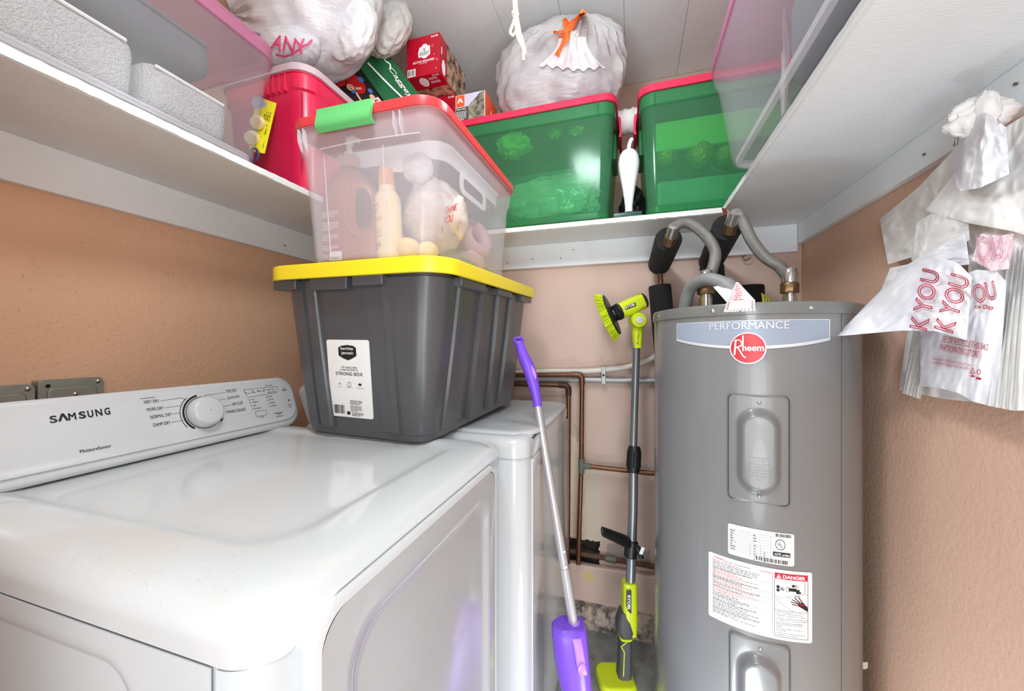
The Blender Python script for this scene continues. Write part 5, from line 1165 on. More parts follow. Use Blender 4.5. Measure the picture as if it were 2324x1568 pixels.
# ------------------------------------------------------------- clear totes left and right, near the camera
PINKP = plastic('pink_see_through_lid', (204, 136, 168), .36, (240, 206, 222), .2)
def clear_tote(label, M, bw_, bl_, tw_, tl_, zt, zl):
    t = thing('storage_tote', label, 'storage tote', M.to_translation() + V((0, 0, ZB)), 'near clear totes')
    part('tote_body', shell(MB(), bw_, bl_, tw_ - .016, tl_ - .016, ZB, zt, .05, .0025, ((.04, .0), (.82, 0), (.85, .005)), M, .006, 8), CLEAR2, t, smooth=50)
    part('lid', lidmesh(tw_, tl_, zt - .004, zl, .06, M, .006, 0, 8), PINKP, t, 'pink see-through lid')
    part('base_foot', MB().loft([[M @ p for p in ring(bw_ - 2 * i, bl_ - 2 * i, .045, z, 8)] for i, z in ((.012, ZB + .0), (.004, ZB + .006), (.0035, ZB + .02), (.012, ZB + .024))], False, False), CLEARM, t)
    return t
clear_tote('clear tote of folded grey bedding with a pink lid on the left shelf', Matrix.Translation((-1.185, .482, 0)), .385, .645, .46, .725, 2.040, 2.078)
clear_tote('clear tote with a pink lid holding a dark cushion on the right shelf', Matrix.Translation((.475, .82, 0)), .395, .84, .50, .91, 2.030, 2.060)
TERRY = mat('light_grey_terry', (204, 203, 200), .95, var=.18, vscale=160, bump=1.0, bscale=260); CUSH = mat('charcoal_fleece', (84, 84, 88), .95, var=.15, vscale=90)
def fold(name, label, cat, lo, hi, m, seed, r=.03):
    t = thing(name, label, cat, ((lo[0] + hi[0]) / 2, (lo[1] + hi[1]) / 2, lo[2])); mb = MB().rbox(lo, hi, r, None, 5, .035)
    mb.v = [p + V((noise.noise(p * 6 + V((seed, 0, 0))) * .008, noise.noise(p * 6 + V((0, seed, 0))) * .008, noise.noise(p * 5 + V((0, 0, seed))) * .006)) for p in mb.v]
    part('cloth_body', mb, m, t, smooth=70)
    mb = MB().rbox((hi[0] - .002, lo[1] + .02, hi[2] - r * .7), (hi[0] + .004, hi[1] - .02, hi[2] - r * .7 + .008), .003); part('hem', mb, mat('pale_hem', (224, 223, 220), .9) if m is TERRY else m, t); return t
fold('folded_blanket', 'light grey terry blanket at the right end of the left clear tote', 'blanket', (-1.34, .545, ZB + .016), (-1.004, .735, ZB + .135), TERRY, 2)
fold('folded_blanket', 'long light grey terry blanket in the near part of the left clear tote', 'blanket', (-1.34, .165, ZB + .016), (-1.002, .535, ZB + .150), TERRY, 4)
fold('grey_cushion', 'charcoal cushion lying on the blankets at the right end of the left clear tote', 'cushion', (-1.34, .42, ZB + .166), (-1.012, .70, ZB + .275), CUSH, 6, .045)
fold('grey_cushion', 'charcoal cushion lying on the blankets in the near part of the left clear tote', 'cushion', (-1.34, .17, ZB + .166), (-1.010, .40, ZB + .280), CUSH, 7, .05)
fold('grey_cushion', 'dark grey cushion inside the clear tote on the right shelf', 'cushion', (.315, .46, ZB + .012), (.63, .94, ZB + .23), CUSH, 9, .05)
solo('plastic_film', 'loose creased clear film inside the far end of the right clear tote', 'plastic film', MB().sheet(lambda a, b: V((.33 + .02 * noise.noise(V((a * 5, b * 2, 1))) + .06 * a, .99 + .19 * a, ZB + .02 + .24 * b)), 30, 8, .001), plastic('creased_clear_film', (206, 206, 208), .3), (.36, 1.1, ZB + .1), smooth=20)
# ------------------------------------------------------------- bags and boxes in the back left corner
b1 = thing('shopping_bag', 'big white shopping bag with pink lettering heaped on the crimson tote', 'plastic bag', PT(715, 180, 1.36))
FILMB = film('white_shopping_film', (228, 228, 228), (212, 214, 222), 6, .25)
m1 = blob(PT(700, 0, 1.40), .265, .20, .268, 17, .085, 3.0, 96, None, (-.5, -.4, -.25), 22, .05, 2.3); m2 = blob(PT(655, 112, 1.31), .115, .07, .062, 21, .10, 3, 64, None, (-1, -.5, -.6), 9, .04); m3 = blob(PT(792, 62, 1.35), .105, .07, .118, 27, .12, 2.8, 80, None, (0, 1, .3))
part('bag_body', m1, FILMB, b1, smooth=60); part('bag_tail', m2, FILMB, b1, smooth=65); part('bag_side', m3, FILMB, b1, smooth=65)
BD1 = Drape(m1, m2, m3); mb = MB()
fb1 = lambda x, y: BD1.at(612 + x * .94 - y * .02, 108 + x * .02 - y * .94 + .0022 * (x - 45) ** 2 * .3, .012)
for ch, x_, r_ in (('A', 0, -.35), ('N', 30, -.2), ('Y', 62, .1)):
    c_, s_ = math.cos(r_), math.sin(r_); text(mb, ch, lambda x, y: fb1(x_ + x * c_ - y * s_, y * c_ + x * s_ - x_ * .25), 0, 0, 28, 38, .01)
stroke(mb, lambda u, v: BD1.at(u, v, .012), [(626, 124), (645, 129), (662, 124), (680, 112), (690, 104), (700, 100), (709, 90)], 5)
part('pink_lettering', mb, mat('pink_bag_ink', (206, 66, 110), .5), b1, stuff=True)
b2 = thing('shopping_bag', 'greyish white plastic bag drooping beside the red reindeer boxes', 'plastic bag', PT(880, 60, 1.62))
FILMG = film('grey_white_film', (214, 211, 206), (196, 193, 188), 6, .15)
part('bag_body', blob(PT(845, -30, 1.72), .15, .12, .22, 31, .08, 2.6, 72, None, (.5, -.3, -1), 12, .03, 2.2), FILMG, b2, smooth=60)
part('bag_corner', blob(PT(880, 66, 1.60), .098, .06, .128, 33, .13, 2.8, 80, Matrix.Rotation(.5, 3, FWD), (0, 1, .3)), FILMG, b2, smooth=60)
GB = mat('dark_green_bag_cloth', (18, 98, 54), .7, var=.12, vscale=14)
gb = thing('gift_bag', 'dark green cloth bag with white script lettering tilted in the corner', 'bag', PT(885, 190, 1.62))
q0, q1_, q2_, q3 = (816, 152), (866, 104), (958, 222), (884, 246)
def bil(u, v): x = (q0[0] * (1-u) + q1_[0] * u) * (1-v) + (q3[0] * (1-u) + q2_[0] * u) * v; y = (q0[1] * (1-u) + q1_[1] * u) * (1-v) + (q3[1] * (1-u) + q2_[1] * u) * v; return x, y
def gsurf(off): return lambda a, b: PT(*bil(a, b), 1.585 + .05 * a - off + .010 * noise.noise(V((a * 3, b * 3, 4))))
part('bag_body', MB().sheet(lambda a, b: gsurf(0)(1 - a, b), 20, 24, .05), GB, gb, smooth=40)
mb = MB(); stroke(mb, gsurf(.003), [(.30, .05), (.38, .40), (.46, .70), (.55, .98)], .05); stroke(mb, gsurf(.003), [(.86, .02), (.80, .22), (.86, .30), (.78, .36)], .035)
ft = gsurf(.0035); text(mb, 'Caggey', lambda x, y: ft(.68 + y * .32 - .04 * x, .34 + x * .62), 0, 0, 1, .55, .01, shear=.25); part('white_script', mb, WHITEINK, gb, stuff=True)
pz = thing('picture_box', 'flat red and white printed box with a smiling cartoon child beside the green bag', 'box', PT(815, 210, 1.56))
qa = [(752, 184), (812, 158), (880, 246), (822, 262)]
def bil2(u, v): x = (qa[0][0] * (1-u) + qa[1][0] * u) * (1-v) + (qa[3][0] * (1-u) + qa[2][0] * u) * v; y = (qa[0][1] * (1-u) + qa[1][1] * u) * (1-v) + (qa[3][1] * (1-u) + qa[2][1] * u) * v; return x, y
def psurf(off): return lambda a, b: PT(*bil2(a, b), 1.53 - off)
part('box_body', MB().sheet(lambda a, b: psurf(0)(1 - a, b), 6, 6, .05), mat('black_printed_card', (34, 24, 26), .4), pz)
mb = MB(); disc(mb, psurf(.0015), .60, .26, .28, .26); bar(mb, psurf(.0015), .05, .05, .45, .2); part('red_shapes', mb, mat('red_card_print', (190, 26, 32), .45), pz, stuff=True)
mb = MB(); bar(mb, psurf(.0016), .05, .70, .98, .97, 4); part('white_band', mb, mat('cream_card_print', (226, 214, 206), .5), pz)
mb = MB(); text(mb, 'MAS', lambda x, y: psurf(.0024)(x, .93 - y), .30, 0, .6, .19, .015); part('red_lettering', mb, REDINK, pz)
mb = MB(); disc(mb, psurf(.0024), .38, .30, .11, .09); stroke(mb, psurf(.0024), [(.42, .44), (.36, .66)], .06); stroke(mb, psurf(.0024), [(.50, .36), (.68, .40)], .06); disc(mb, psurf(.0024), .80, .66, .08, .07); part('skin_shapes', mb, mat('skin_print', (232, 186, 150), .5), pz, stuff=True)
mb = MB(); stroke(mb, psurf(.0026), [(.30, .40), (.46, .42)], .08); disc(mb, psurf(.0026), .86, .22, .09, .07); disc(mb, psurf(.0026), .88, .52, .07, .06); part('blue_shapes', mb, mat('blue_print', (70, 110, 180), .5), pz, stuff=True)
mb = MB(); stroke(mb, psurf(.003), [(.33, .31), (.36, .33), (.41, .32)], .015); disc(mb, psurf(.003), .35, .27, .014); disc(mb, psurf(.003), .42, .27, .014); part('face_marks', mb, INK, pz, stuff=True)
# ============================================================= tools leaning between washer and heater
LIME = mat('lime_green_plastic', (206, 220, 30), .34, var=.03); BLK = mat('black_plastic', (28, 28, 29), .4, var=.1); DGR = mat('dark_grey_rubber', (74, 74, 76), .6)
STEEL = mat('satin_grey_pole', (136, 138, 142), .3, .6, var=.05)
sc = thing('power_scrubber', 'lime green power scrubber on a long grey pole leaning against the back wall', 'power scrubber', (.015, 1.42, 0))
tA, tB = 1.545, 1.365      # depth of the pole at its head and foot
def tp(v): return tA + (tB - tA) * (v - 780) / (1560 - 780)
def ax(u, v): return PT(u, v, tp(v))
pT, pC, pB = ax(1444.5, 786), ax(1436.5, 1040), ax(1420, 1335)
part('upper_pole', MB().tube([ax(1445, 770), pC], .0145, 20), STEEL, sc)
part('lower_pole', MB().tube([ax(1438, 1050), ax(1436.5, 1160), ax(1430, 1340)], .0175, 20), STEEL, sc)
d = (pB - pT).normalized()
M = axis_frame(ax(1440, 1012), ax(1437, 1072)); L = (ax(1437, 1072) - ax(1440, 1012)).length
part('collar', MB().lathe([(.020, 0), (.023, .006), (.026, .02), (.027, L * .6), (.024, L * .9), (.021, L)], M, 24), BLK, sc)
for k in range(10):
    a = 2 * PI * k / 10; p = M @ V((.0255 * math.cos(a), .0255 * math.sin(a), .02)); q = M @ V((.0262 * math.cos(a), .0262 * math.sin(a), L * .8)); part('grip_ridge', MB().tube([p, q], .003, 6), BLK, sc)
# head: hinge, motor, brush
hc = PT(1447, 727, 1.535)
def S2(u, v, t=1.545): return PT(u, v, t)
part('hinge_arm', MB().loft([[ax(1446, v) + RGT * (w_ * x) - FWD * (y * .022) for x, y in rrect(2, 2, .7, 3)] for v, w_ in ((790, .0155), (775, .0165), (755, .0205), (740, .022), (722, .022))]), LIME, sc)
part('hinge_disc', MB().lathe([(.028, 0), (.031, .004), (.031, .044), (.028, .050), (.020, .052)], axis_frame(hc + FWD * .026, hc - FWD * .03), 32), LIME, sc)
part('hinge_button', MB().lathe([(.015, 0), (.015, .003), (.012, .004), (.0004, .004)], axis_frame(hc - FWD * .0255, hc - FWD * .04), 24, False, False), mat('pale_grey_button', (206, 206, 200), .5), sc)
ma, mb_ = S2(1461, 682), S2(1407, 706); md = (mb_ - ma).normalized(); mu = md.cross(FWD).normalized()
if mu.z < 0: mu = -mu
def mring(p, hu, hf, r=.6): return [p + mu * (x * hu) - FWD * (y * hf) for x, y in rrect(2, 2, r, 4)]
ML = (mb_ - ma).length
part('motor_housing', MB().loft([mring(ma, .024, .02, .8), mring(ma + md * .006, .031, .028), mring(ma + md * ML * .6, .034, .030), mring(mb_, .033, .03, .8)]), LIME, sc)
part('battery_cap', MB().loft([mring(ma - md * .008, .022, .022, .8), mring(ma - md * .002, .030, .027), mring(ma + md * .012, .0325, .026)]).rbox((-.001, -.001, -.001), (.001, .001, .001), .0005, basis(md, mu, md.cross(mu), ma)), BLK, sc)
mk = axis_frame(mb_, mb_ + md); part('black_neck', MB().lathe([(.034, -.002), (.035, .010), (.031, .014), (.034, .018), (.031, .024), (.024, .028), (.023, .034), (.026, .038), (.024, .060), (.020, .064)], mk, 28), BLK, sc)
bc_ = S2(1384, 716); ba = (md * .93 + FWD * .36).normalized(); br_ = axis_frame(bc_ - ba * .012, bc_ + ba)
part('brush_plate', MB().lathe([(.02, -.006), (.085, 0), (.088, .004), (.085, .008)], br_, 36), BLK, sc)
BRI = mat('lime_bristle', (204, 222, 18), .6, var=.3, vscale=60)
mb = MB(); r_ = random.Random(8)
part('brush_core', MB().lathe([(.06, .008), (.084, .010), (.078, .016), (.05, .020), (.0004, .020)], br_, 40, False, False), BRI, sc)
for k in range(3200):
    a = r_.uniform(0, 2 * PI); r0 = .088 * math.sqrt(r_.uniform(.02, 1)); fl = .25 + .9 * (r0 / .088) ** 2; p = br_ @ V((r0 * math.cos(a), r0 * math.sin(a), .006)); ln = .034 - .006 * (r0 / .088)
    q = br_ @ V(((r0 + ln * .55 * fl) * math.cos(a) + r_.uniform(-.002, .002), (r0 + ln * .55 * fl) * math.sin(a) + r_.uniform(-.002, .002), .006 + ln)); mb.tube([p, q], [.0014, .0009], 4, False)
part('bristles', mb, BRI, sc, stuff=True)
def wtext(mb, s_, u0, v0, u1, v1, hpx, t_, bold=.02):   # lettering laid along the pixel line from u0,v0 to u1,v1 at depth t_
    du, dv = u1 - u0, v1 - v0; L_ = math.hypot(du, dv); nx, ny = dv / L_, -du / L_
    f = lambda x, y: PT(u0 + du * x + nx * y, v0 + dv * x + ny * y, t_(v0 + dv * x) if callable(t_) else t_); text(mb, s_, f, 0, 0, 1, hpx, bold)
mb = MB(); fpl = lambda u, v: PT(u, v, 1.5128); poly(mb, fpl, [(1418, 696), (1442, 686), (1444, 694), (1420, 703)]); tg_ = part('badge', mb, BLK, sc)
mb = MB(); wtext(mb, 'RYOBI', 1421, 701, 1441, 693, 5.5, 1.511); part('badge_lettering', mb, WHITEINK, tg_)
mb = MB(); wtext(mb, 'ONE+ HP', 1448, 756, 1445, 782, 3, lambda v: tp(v) - .0225); part('arm_lettering', mb, INK, sc)
# side handle
hA = ax(1433, 1233) - FWD * .004; hB = hA + (PT(1365, 1205, 1.36) - hA)
part('handle_clamp', MB().lathe([(.021, 0), (.024, .003), (.024, .058), (.021, .061)], axis_frame(ax(1433.5, 1226), ax(1430, 1272)), 24), BLK, sc)
part('side_handle', MB().loft([[hA.lerp(hB, t_) + UP * (w_ * y) + FWD * (w_ * .8 * x) for x, y in rrect(2, 2, .9, 4)] for t_, w_ in ((0.05, .019), (.18, .023), (.35, .022), (.8, .0185), (.97, .017), (1.0, .012))]), BLK, sc)
part('clamp_lever', MB().loft([[PT(1447 + 8 * t_, 1240 + 24 * t_, 1.37) + RGT * (.009 * x) + FWD * (.012 * y) for x, y in rrect(2, 2, .6, 3)] for t_ in (0, .3, 1)]), BLK, sc)
part('paper_tag', MB().rbox((-.006, -.001, -.013), (.006, .001, .013), .0006, basis(RGT, FWD, UP, PT(1457, 1250, 1.34)) @ Matrix.Rotation(.35, 4, 'Y'), 1), PAPER, sc)
# lower body
LB = lambda v, u: PT(u, v, tp(v))
def brng(u, v, hw, hd, r=.6): return [LB(v, u) + RGT * (hw * x) - FWD * (hd * y) for x, y in rrect(2, 2, r, 4)]
part('lime_shroud', MB().loft([brng(1428, 1318, .0235, .024), brng(1428, 1324, .0255, .026), brng(1428, 1380, .0265, .028), brng(1428, 1410, .0265, .028), brng(1431, 1435, .019, .026), brng(1434, 1438, .010, .02)]), LIME, sc)
part('grey_grip', MB().loft([brng(1416, 1383, .016, .024), brng(1415, 1405, .026, .030), brng(1417, 1425, .030, .032), brng(1419, 1440, .021, .028), brng(1418, 1448, .022, .025), brng(1417, 1500, .023, .026), brng(1415, 1545, .025, .028)]), DGR, sc, smooth=50)
part('lime_ring', MB().loft([brng(1418.5, 1438, .0215, .028), brng(1418.5, 1439, .0235, .030), brng(1418.5, 1443, .0235, .029), brng(1418.5, 1444, .0215, .027)]), LIME, sc)
mb = MB(); poly(mb, lambda u, v: PT(u, v, tp(v) - .0295), [(1422, 1340), (1433, 1340), (1433, 1393), (1426, 1388), (1421, 1375)]); pn = part('brand_panel', mb, BLK, sc)
mb = MB(); wtext(mb, 'RYOBI', 1424, 1351, 1424, 1382, 7, lambda v: tp(v) - .0306); part('brand_lettering', mb, WHITEINK, pn)
mb = MB(); sf = lambda u, v: PT(u, v, tp(v) - .0285); stroke(mb, sf, [(1424, 1456), (1410, 1468), (1417, 1480), (1415, 1535)], 2.2); part('lime_stripe', mb, LIME, sc)
bb = LB(1560, 1405); part('battery_base', MB().rbox((-.075, -.06, .0), (.055, .07, max(bb.z + .012, .05)), .016, basis(RGT, FWD, UP, V((bb.x, bb.y, 0))), 4, .03), LIME, sc)
part('base_neck', MB().loft([brng(1416, 1535, .026, .030), brng(1416, 1552, .031, .034), brng(1412, 1575, .05, .05)]), LIME, sc)
# ------------------------------------------------------------- purple mop
mp_ = thing('spray_mop', 'purple and silver spray mop leaning on the washer front', 'mop', PT(1365, 1805, 1.02))
PUR = mat('violet_plastic', (122, 76, 216), .32, var=.03); LIL = mat('lilac_plastic', (180, 128, 228), .36, var=.02); SIL = mat('silver_painted_tube', (196, 197, 200), .28, .55, var=.04)
def mt(v): return 1.165 + (1.03 - 1.165) * (v - 780) / (1568 - 780)
def mq(u, v): return PT(u, v, mt(v))
G_ = smooth_path([mq(u, v) for u, v in ((1179, 781), (1187, 806), (1196, 826), (1204, 848), (1211, 874), (1217, 900), (1220, 922))], 4)
n = len(G_); part('grip', MB().tube(G_, [.0135 + .006 * math.sin(PI * min(i / n * 1.25, 1)) for i in range(n)], 18), PUR, mp_)
rp = mq(1177, 773); part('hang_ring', MB().loft([[rp + (RGT * math.cos(a) + (UP * .55 + FWD * .83) * math.sin(a)) * (.0135 + .0042 * math.cos(b)) + (UP * .83 - FWD * .55) * (.0065 * math.sin(b)) for a in (2*PI*i/24 for i in range(24))] for b in (2*PI*j/10 for j in range(11))], False, False), PUR, mp_)
gpd = lambda t_: mq(1206 + 9 * t_, 828 + 32 * t_) - FWD * (.0165 - .000 * t_)
part('thumb_pad', MB().loft([[gpd(k / 8) + RGT * (.0065 * math.sin(PI * (.08 + .84 * k / 8)) * math.cos(a)) - FWD * (.004 * math.sin(a)) for a in (PI * i / 8 for i in range(9))] for k in range(9)], True, True, False), LIL, mp_)
j1, j2 = mq(1220, 920), mq(1281, 1290); part('upper_tube', MB().tube([j1, j2], .0125, 20), SIL, mp_)
part('lower_tube', MB().tube([j2, mq(1303, 1425)], .0138, 20), SIL, mp_)
for u, v in ((1277, 1247), (1281, 1281)): p = mq(u, v); part('rivet', MB().lathe([(.0035, 0), (.0035, .001), (.0003, .0025)], axis_frame(p - FWD * .012 + RGT * .003, p - FWD * .03 + RGT * .006), 10, False, False), mat('white_pump_plastic', (238, 238, 236), .35), mp_)
def mrng(ul, ur, v, dep, r=.75): c_ = mq((ul + ur) / 2, v); h_ = (ur - ul) / 2 * mt(v) / FPX; return [c_ + RGT * (h_ * x) - FWD * (dep * y) for x, y in rrect(2, 2, r, 5)]
part('bottle_holder', MB().loft([mrng(1262, 1325, 1411, .026), mrng(1253, 1328, 1421, .034), mrng(1253, 1331, 1440, .038), mrng(1258, 1335, 1490, .042), mrng(1268, 1339, 1540, .044), mrng(1282, 1345, 1600, .042), mrng(1296, 1350, 1660, .034), mrng(1310, 1352, 1700, .022)]), PUR, mp_, smooth=60)
part('lilac_collar', MB().lathe([(.016, 0), (.019, .003), (.019, .014), (.016, .017)], axis_frame(mq(1300, 1412), mq(1304, 1428)), 20), LIL, mp_)
part('lilac_strip', MB().loft([[mq(u, v) - FWD * (dp + .006 * y) + RGT * (.0125 * x) for x, y in rrect(2, 2, .7, 4)] for u, v, dp in ((1303, 1426, .033), (1306, 1440, .0395), (1314, 1490, .0435), (1316, 1498, .042))]), LIL, mp_)
part('release_button', MB().loft([[mq(1314, 1484) - FWD * (.0425 + d_) + RGT * (k_ * .011 * math.cos(a)) + UP * (k_ * .015 * math.sin(a)) for a in (2*PI*i/20 for i in range(20))] for k_, d_ in ((1, 0), (1, .005), (.85, .0075), (.5, .0065), (.05, .006))]), LIL, mp_)
foot = mq(1352, 1790); part('lower_neck', MB().tube([mq(1325, 1660), V((foot.x, foot.y, .045))], .013, 14), LIL, mp_)
part('mop_head', MB().rbox((foot.x - .06, foot.y - .16, .012), (foot.x + .06, foot.y + .16, .045), .012, None, 3, .03), PUR, mp_); part('mop_pad', MB().rbox((foot.x - .065, foot.y - .165, .0005), (foot.x + .065, foot.y + .165, .013), .005, None, 2, .03), mat('white_mop_pad', (226, 226, 226), .95), mp_)
# ------------------------------------------------------------- pull cord
pcl = thing('pull_cord', 'knotted cream cotton pull cord hanging from the ceiling', 'cord', PT(1178, 60, 1.03))
CORD = mat('cream_cotton_cord', (200, 190, 166), .9, var=.08, vscale=120, bump=.5, bscale=300)
tt = 1.03; topc = PT(1166, 0, tt); cpts = [V((topc.x, topc.y, ZT)), PT(1166, 0, tt), PT(1168, 25, tt), PT(1169, 36, tt)]
part('cord', MB().tube(cpts, .0045, 10).tube([p + RGT * .006 for p in cpts], .0035, 8), CORD, pcl)
part('knot', blob(PT(1169, 32, tt), .010, .010, .011, 5, .3, 6, 20), CORD, pcl)
part('loop', MB().tube(smooth_path([PT(1170, 36, tt), PT(1164, 55, tt), PT(1158, 73, tt), PT(1166, 80, tt), PT(1174, 60, tt), PT(1171, 38, tt)], 5), .0042, 8), CORD, pcl)
for pts in ([(1171, 38), (1176, 70), (1184, 100), (1189, 122)], [(1173, 40), (1180, 75), (1189, 105), (1192, 122)], [(1170, 40), (1174, 80), (1186, 112), (1188, 138)]): part('cord_end', MB().tube(smooth_path([PT(u, v, tt - .004 * i) for i, (u, v) in enumerate(pts)], 5), [.0045] * 8 + [.0038] * 8, 8), CORD, pcl)
# ------------------------------------------------------------- plastic bags hung on the right wall
def film2(name, c1, c2, trans=.3):
    m = film(name, c1, c2, 10, trans, .45, .12); return m
WB1 = film2('white_grocery_film', (250, 249, 247), (246, 242, 238), .12); WB2 = film2('cool_white_grocery_film', (249, 249, 252), (240, 238, 246), .12); WB3 = film2('pink_tinted_grocery_film', (246, 232, 236), (240, 208, 216), .25)
class Patch:   # film sheet between an upper and a lower outline given as (u, v, distance from the wall)
    def __init__(s, top, bot, seed=0, amp=.012, freq=5, fold=0, famp=0.0, ny=40, nx=48):
        s.top, s.bot, s.seed, s.amp, s.freq, s.fold, s.famp, s.nx, s.ny = top, bot, seed, amp, freq, fold, famp, nx, ny
        s.G = [[s.uvo(i / nx, j / ny) for i in range(nx + 1)] for j in range(ny + 1)]
    @staticmethod
    def ev(l, a):
        x = a * (len(l) - 1); k = min(int(x), len(l) - 2); t = x - k; return tuple(p + (q - p) * t for p, q in zip(l[k], l[k + 1]))
    def uvo(s, a, b):
        p = s.ev(s.top, a); q = s.ev(s.bot, a); u, v, o = (x + (y - x) * b for x, y in zip(p, q))
        w_ = min(1, 6 * b + .3); z = V((a * s.freq, b * s.freq * .7, s.seed * 1.37))
        o += s.amp * .7 * (noise.noise(z) + .35 * (1 - 2 * abs(noise.noise(z * 2.1)))) * w_ + s.famp * math.sin(s.fold * a * 2 * PI + 2 * noise.noise(z)) * w_
        return u, v, max(o, .003)
    def mb(s): return MB().sheet(lambda a, b: (lambda q: PX(q[0], q[1], XR - q[2]))(s.uvo(1 - a, b)), s.nx, s.ny, .0007)
    def at(s, u, v, lift=.003):
        best = min((q for r in s.G for q in r), key=lambda q: (q[0] - u) ** 2 + (q[1] - v) ** 2); return PX(u, v, XR - best[2] - lift)
def bag(name, label, patches, m, grp=True):
    p = patches[0].uvo(.5, 0); t = thing(name, label, 'plastic bag', PX(p[0], p[1], XR - p[2]), 'bags on the right wall')
    for pn, pa, mm in [(('bag_sheet', 'bag_fold', 'bag_fold', 'bag_fold', 'bag_fold')[i], q, m) for i, q in enumerate(patches)]: part(pn, pa.mb(), mm, t, smooth=180)
    return t
bag('grocery_bag', 'blank white grocery bag spread to the left at the top of the wall bundle',
    [Patch([(2170, 335, .035), (2085, 425, .03), (1997, 498, .02)], [(2250, 470, .05), (2150, 560, .045), (2016, 600, .03)], 3, .012), Patch([(2080, 505, .06), (2130, 475, .07), (2195, 480, .07)], [(2068, 590, .05), (2085, 606, .06), (2200, 545, .07)], 5, .007, 4)], WB1)
bag('grocery_bag', 'white grocery bag draping to the right from the wall hook',
    [Patch([(2215, 330, .05), (2262, 300, .055), (2324, 262, .05), (2400, 240, .05)], [(2100, 478, .062), (2190, 505, .075), (2300, 525, .08), (2410, 560, .08)], 7, .012), Patch([(2195, 500, .05), (2290, 520, .055), (2400, 560, .05)], [(2200, 700, .05), (2290, 760, .05), (2400, 800, .05)], 8, .01)], WB1)
bag('grocery_bag', 'stack of flattened white grocery bags hanging at the back of the bundle',
    [Patch([(2066, 700, .02), (2150, 640, .025), (2330, 560, .03), (2420, 560, .03)], [(2040, 884, .018), (2140, 905, .022), (2330, 925, .03), (2420, 930, .03)], 11, .005, 6, 9, .002), Patch([(2076, 735, .03), (2098, 735, .034), (2122, 720, .04)], [(2048, 892, .03), (2066, 898, .035), (2088, 906, .04)], 12, .003, 4, 5, .0035), Patch([(2290, 560, .055), (2330, 560, .06), (2410, 560, .06)], [(2240, 920, .055), (2300, 932, .062), (2410, 930, .065)], 13, .003, 4, 8, .0032)], WB1)
front_top = [(2018, 612, .06), (2080, 575, .075), (2170, 535, .09), (2230, 600, .10), (2300, 590, .085)]
pd1 = Patch([(1998, 660, .09), (2055, 612, .10), (2120, 580, .11), (2172, 596, .112), (2206, 628, .10)], [(1896, 763, .17), (1965, 757, .15), (2045, 750, .125), (2120, 751, .115), (2194, 772, .095)], 15, .012, 5)
pd2 = Patch([(2090, 700, .075), (2150, 640, .095), (2215, 612, .098), (2262, 615, .09), (2285, 640, .07)], [(2088, 876, .05), (2130, 880, .06), (2175, 892, .064), (2210, 912, .06), (2262, 925, .05)], 16, .008, 5)
pd3 = Patch([(2020, 608, .06), (2060, 600, .075), (2130, 560, .085), (2190, 530, .09)], [(1998, 662, .08), (2040, 640, .085), (2110, 610, .095), (2200, 600, .098)], 17, .008, 4)
fb_ = bag('grocery_bag', 'front white grocery bag with red outlined lettering and a pointed corner over the heater', [pd1, pd2, pd3], WB2)
RB = mat('red_bag_ink', (196, 36, 70), .5, var=.02)
def ptext(mb, P_, s_, u0, v0, ux, uy, w_, h_, outline=.0, bold=0.0):      # box of w_ x h_ pixels, x axis (ux,uy)
    f = lambda x, y: P_.at(u0 + ux * x + uy * y, v0 + uy * x - ux * y, .004); text(mb, s_, f, 0, 0, w_, h_, bold, outline)
mb = MB()
c70, s70 = .22, -.975
ptext(mb, pd1, 'K YOU', 2104, 752, c70, s70, 138, 42, .022); ptext(mb, pd1, 'K YOU', 2163, 758, .30, -.954, 132, 46, .022)
part('outlined_lettering', mb, RB, fb_, stuff=True)
mb = MB(); ptext(mb, pd2, 'OU', 2214, 690, .97, -.22, 52, 44, .022); ptext(mb, pd2, 'ce Day', 2212, 703, .99, .06, 44, 13, 0, .02)
ptext(mb, pd2, 'SE OR RECYCLE THIS BAG', 2138, 776, .97, .19, 106, 15); ptext(mb, pd2, 'PARTICIPATING STORE', 2132, 795, .97, .19, 90, 15); 
ptext(mb, pd2, 'AVOID SUFFOCATION, KEEP THIS PLASTIC BAG', 2117, 817, .97, .17, 88, 6); ptext(mb, pd2, 'AWAY FROM BABIES AND CHILDREN', 2115, 825, .97, .17, 86, 6)
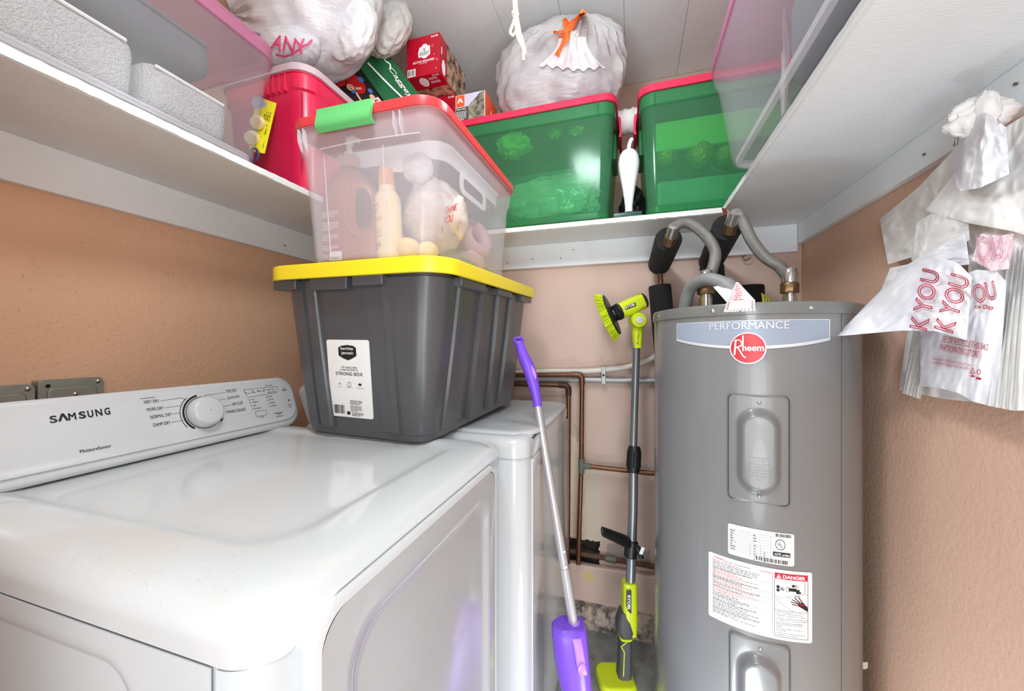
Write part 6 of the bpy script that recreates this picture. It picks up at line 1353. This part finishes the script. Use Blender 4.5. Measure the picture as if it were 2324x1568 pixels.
fpx = lambda u, v: pd2.at(u, v); stroke(mb, fpx, [(2202, 846), (2208, 835), (2212, 848), (2202, 846)], 1.4); stroke(mb, fpx, [(2203, 853), (2212, 854)], 4); stroke(mb, fpx, [(2217, 842), (2223, 838), (2226, 846), (2220, 850), (2217, 842)], 1.6); stroke(mb, fpx, [(2215, 858), (2227, 860)], 5)
part('red_lettering', mb, RB, fb_, stuff=True)
ps = Patch([(2225, 530, .085), (2265, 535, .085), (2300, 530, .08)], [(2205, 590, .10), (2250, 615, .10), (2290, 610, .09)], 18, .004)
pb = bag('grocery_bag', 'pink tinted bag layer with red outlined letters showing under the draped bag', [ps], WB3)
mb = MB(); ptext(mb, ps, 'OU', 2218, 594, .98, -.12, 62, 58, .016); part('outlined_lettering', mb, mat('faded_pink_ink', (206, 140, 160), .5), pb)
# crumpled bag and knot on the hook
hb = thing('grocery_bag', 'crumpled white bag knotted over the hook at the top of the wall bundle', 'plastic bag', PX(2225, 300, .60), 'bags on the right wall')
part('bag_body', Patch([(2168, 300, .06), (2195, 268, .085), (2240, 255, .09), (2285, 290, .07)], [(2166, 418, .07), (2180, 434, .09), (2225, 426, .10), (2290, 395, .085)], 19, .016, 4).mb(), WB2, hb, smooth=180)
part('bag_knot', blob(PX(2222, 268, XR - .07), .045, .03, .032, 41, .22, 3.5, 56), WB1, hb, smooth=70)
part('bag_handle', blob(PX(2242, 248, XR - .075), .016, .014, .030, 43, .2, 4, 32), WB1, hb, smooth=70)
part('bag_ruffle', Patch([(2172, 292, .05), (2185, 268, .06), (2215, 245, .065), (2250, 240, .06)], [(2160, 335, .05), (2182, 322, .07), (2225, 300, .08), (2270, 280, .075)], 23, .012, 8, 7, .006).mb(), WB1, hb, smooth=180)
# torn tape and cobweb on the side of the heater
tpz = solo('torn_tape', 'scrap of torn white tape between the heater side and the right wall', 'tape', MB().sheet(lambda a, b: PT(1911 + 58 * a, 1506 + 10 * b + 6 * math.sin(a * 9) * b - 4 * a, 1.0 - .005 * a), 16, 4, .0008), mat('dirty_white_tape', (212, 204, 200), .8), PT(1940, 1510, .99), smooth=25)
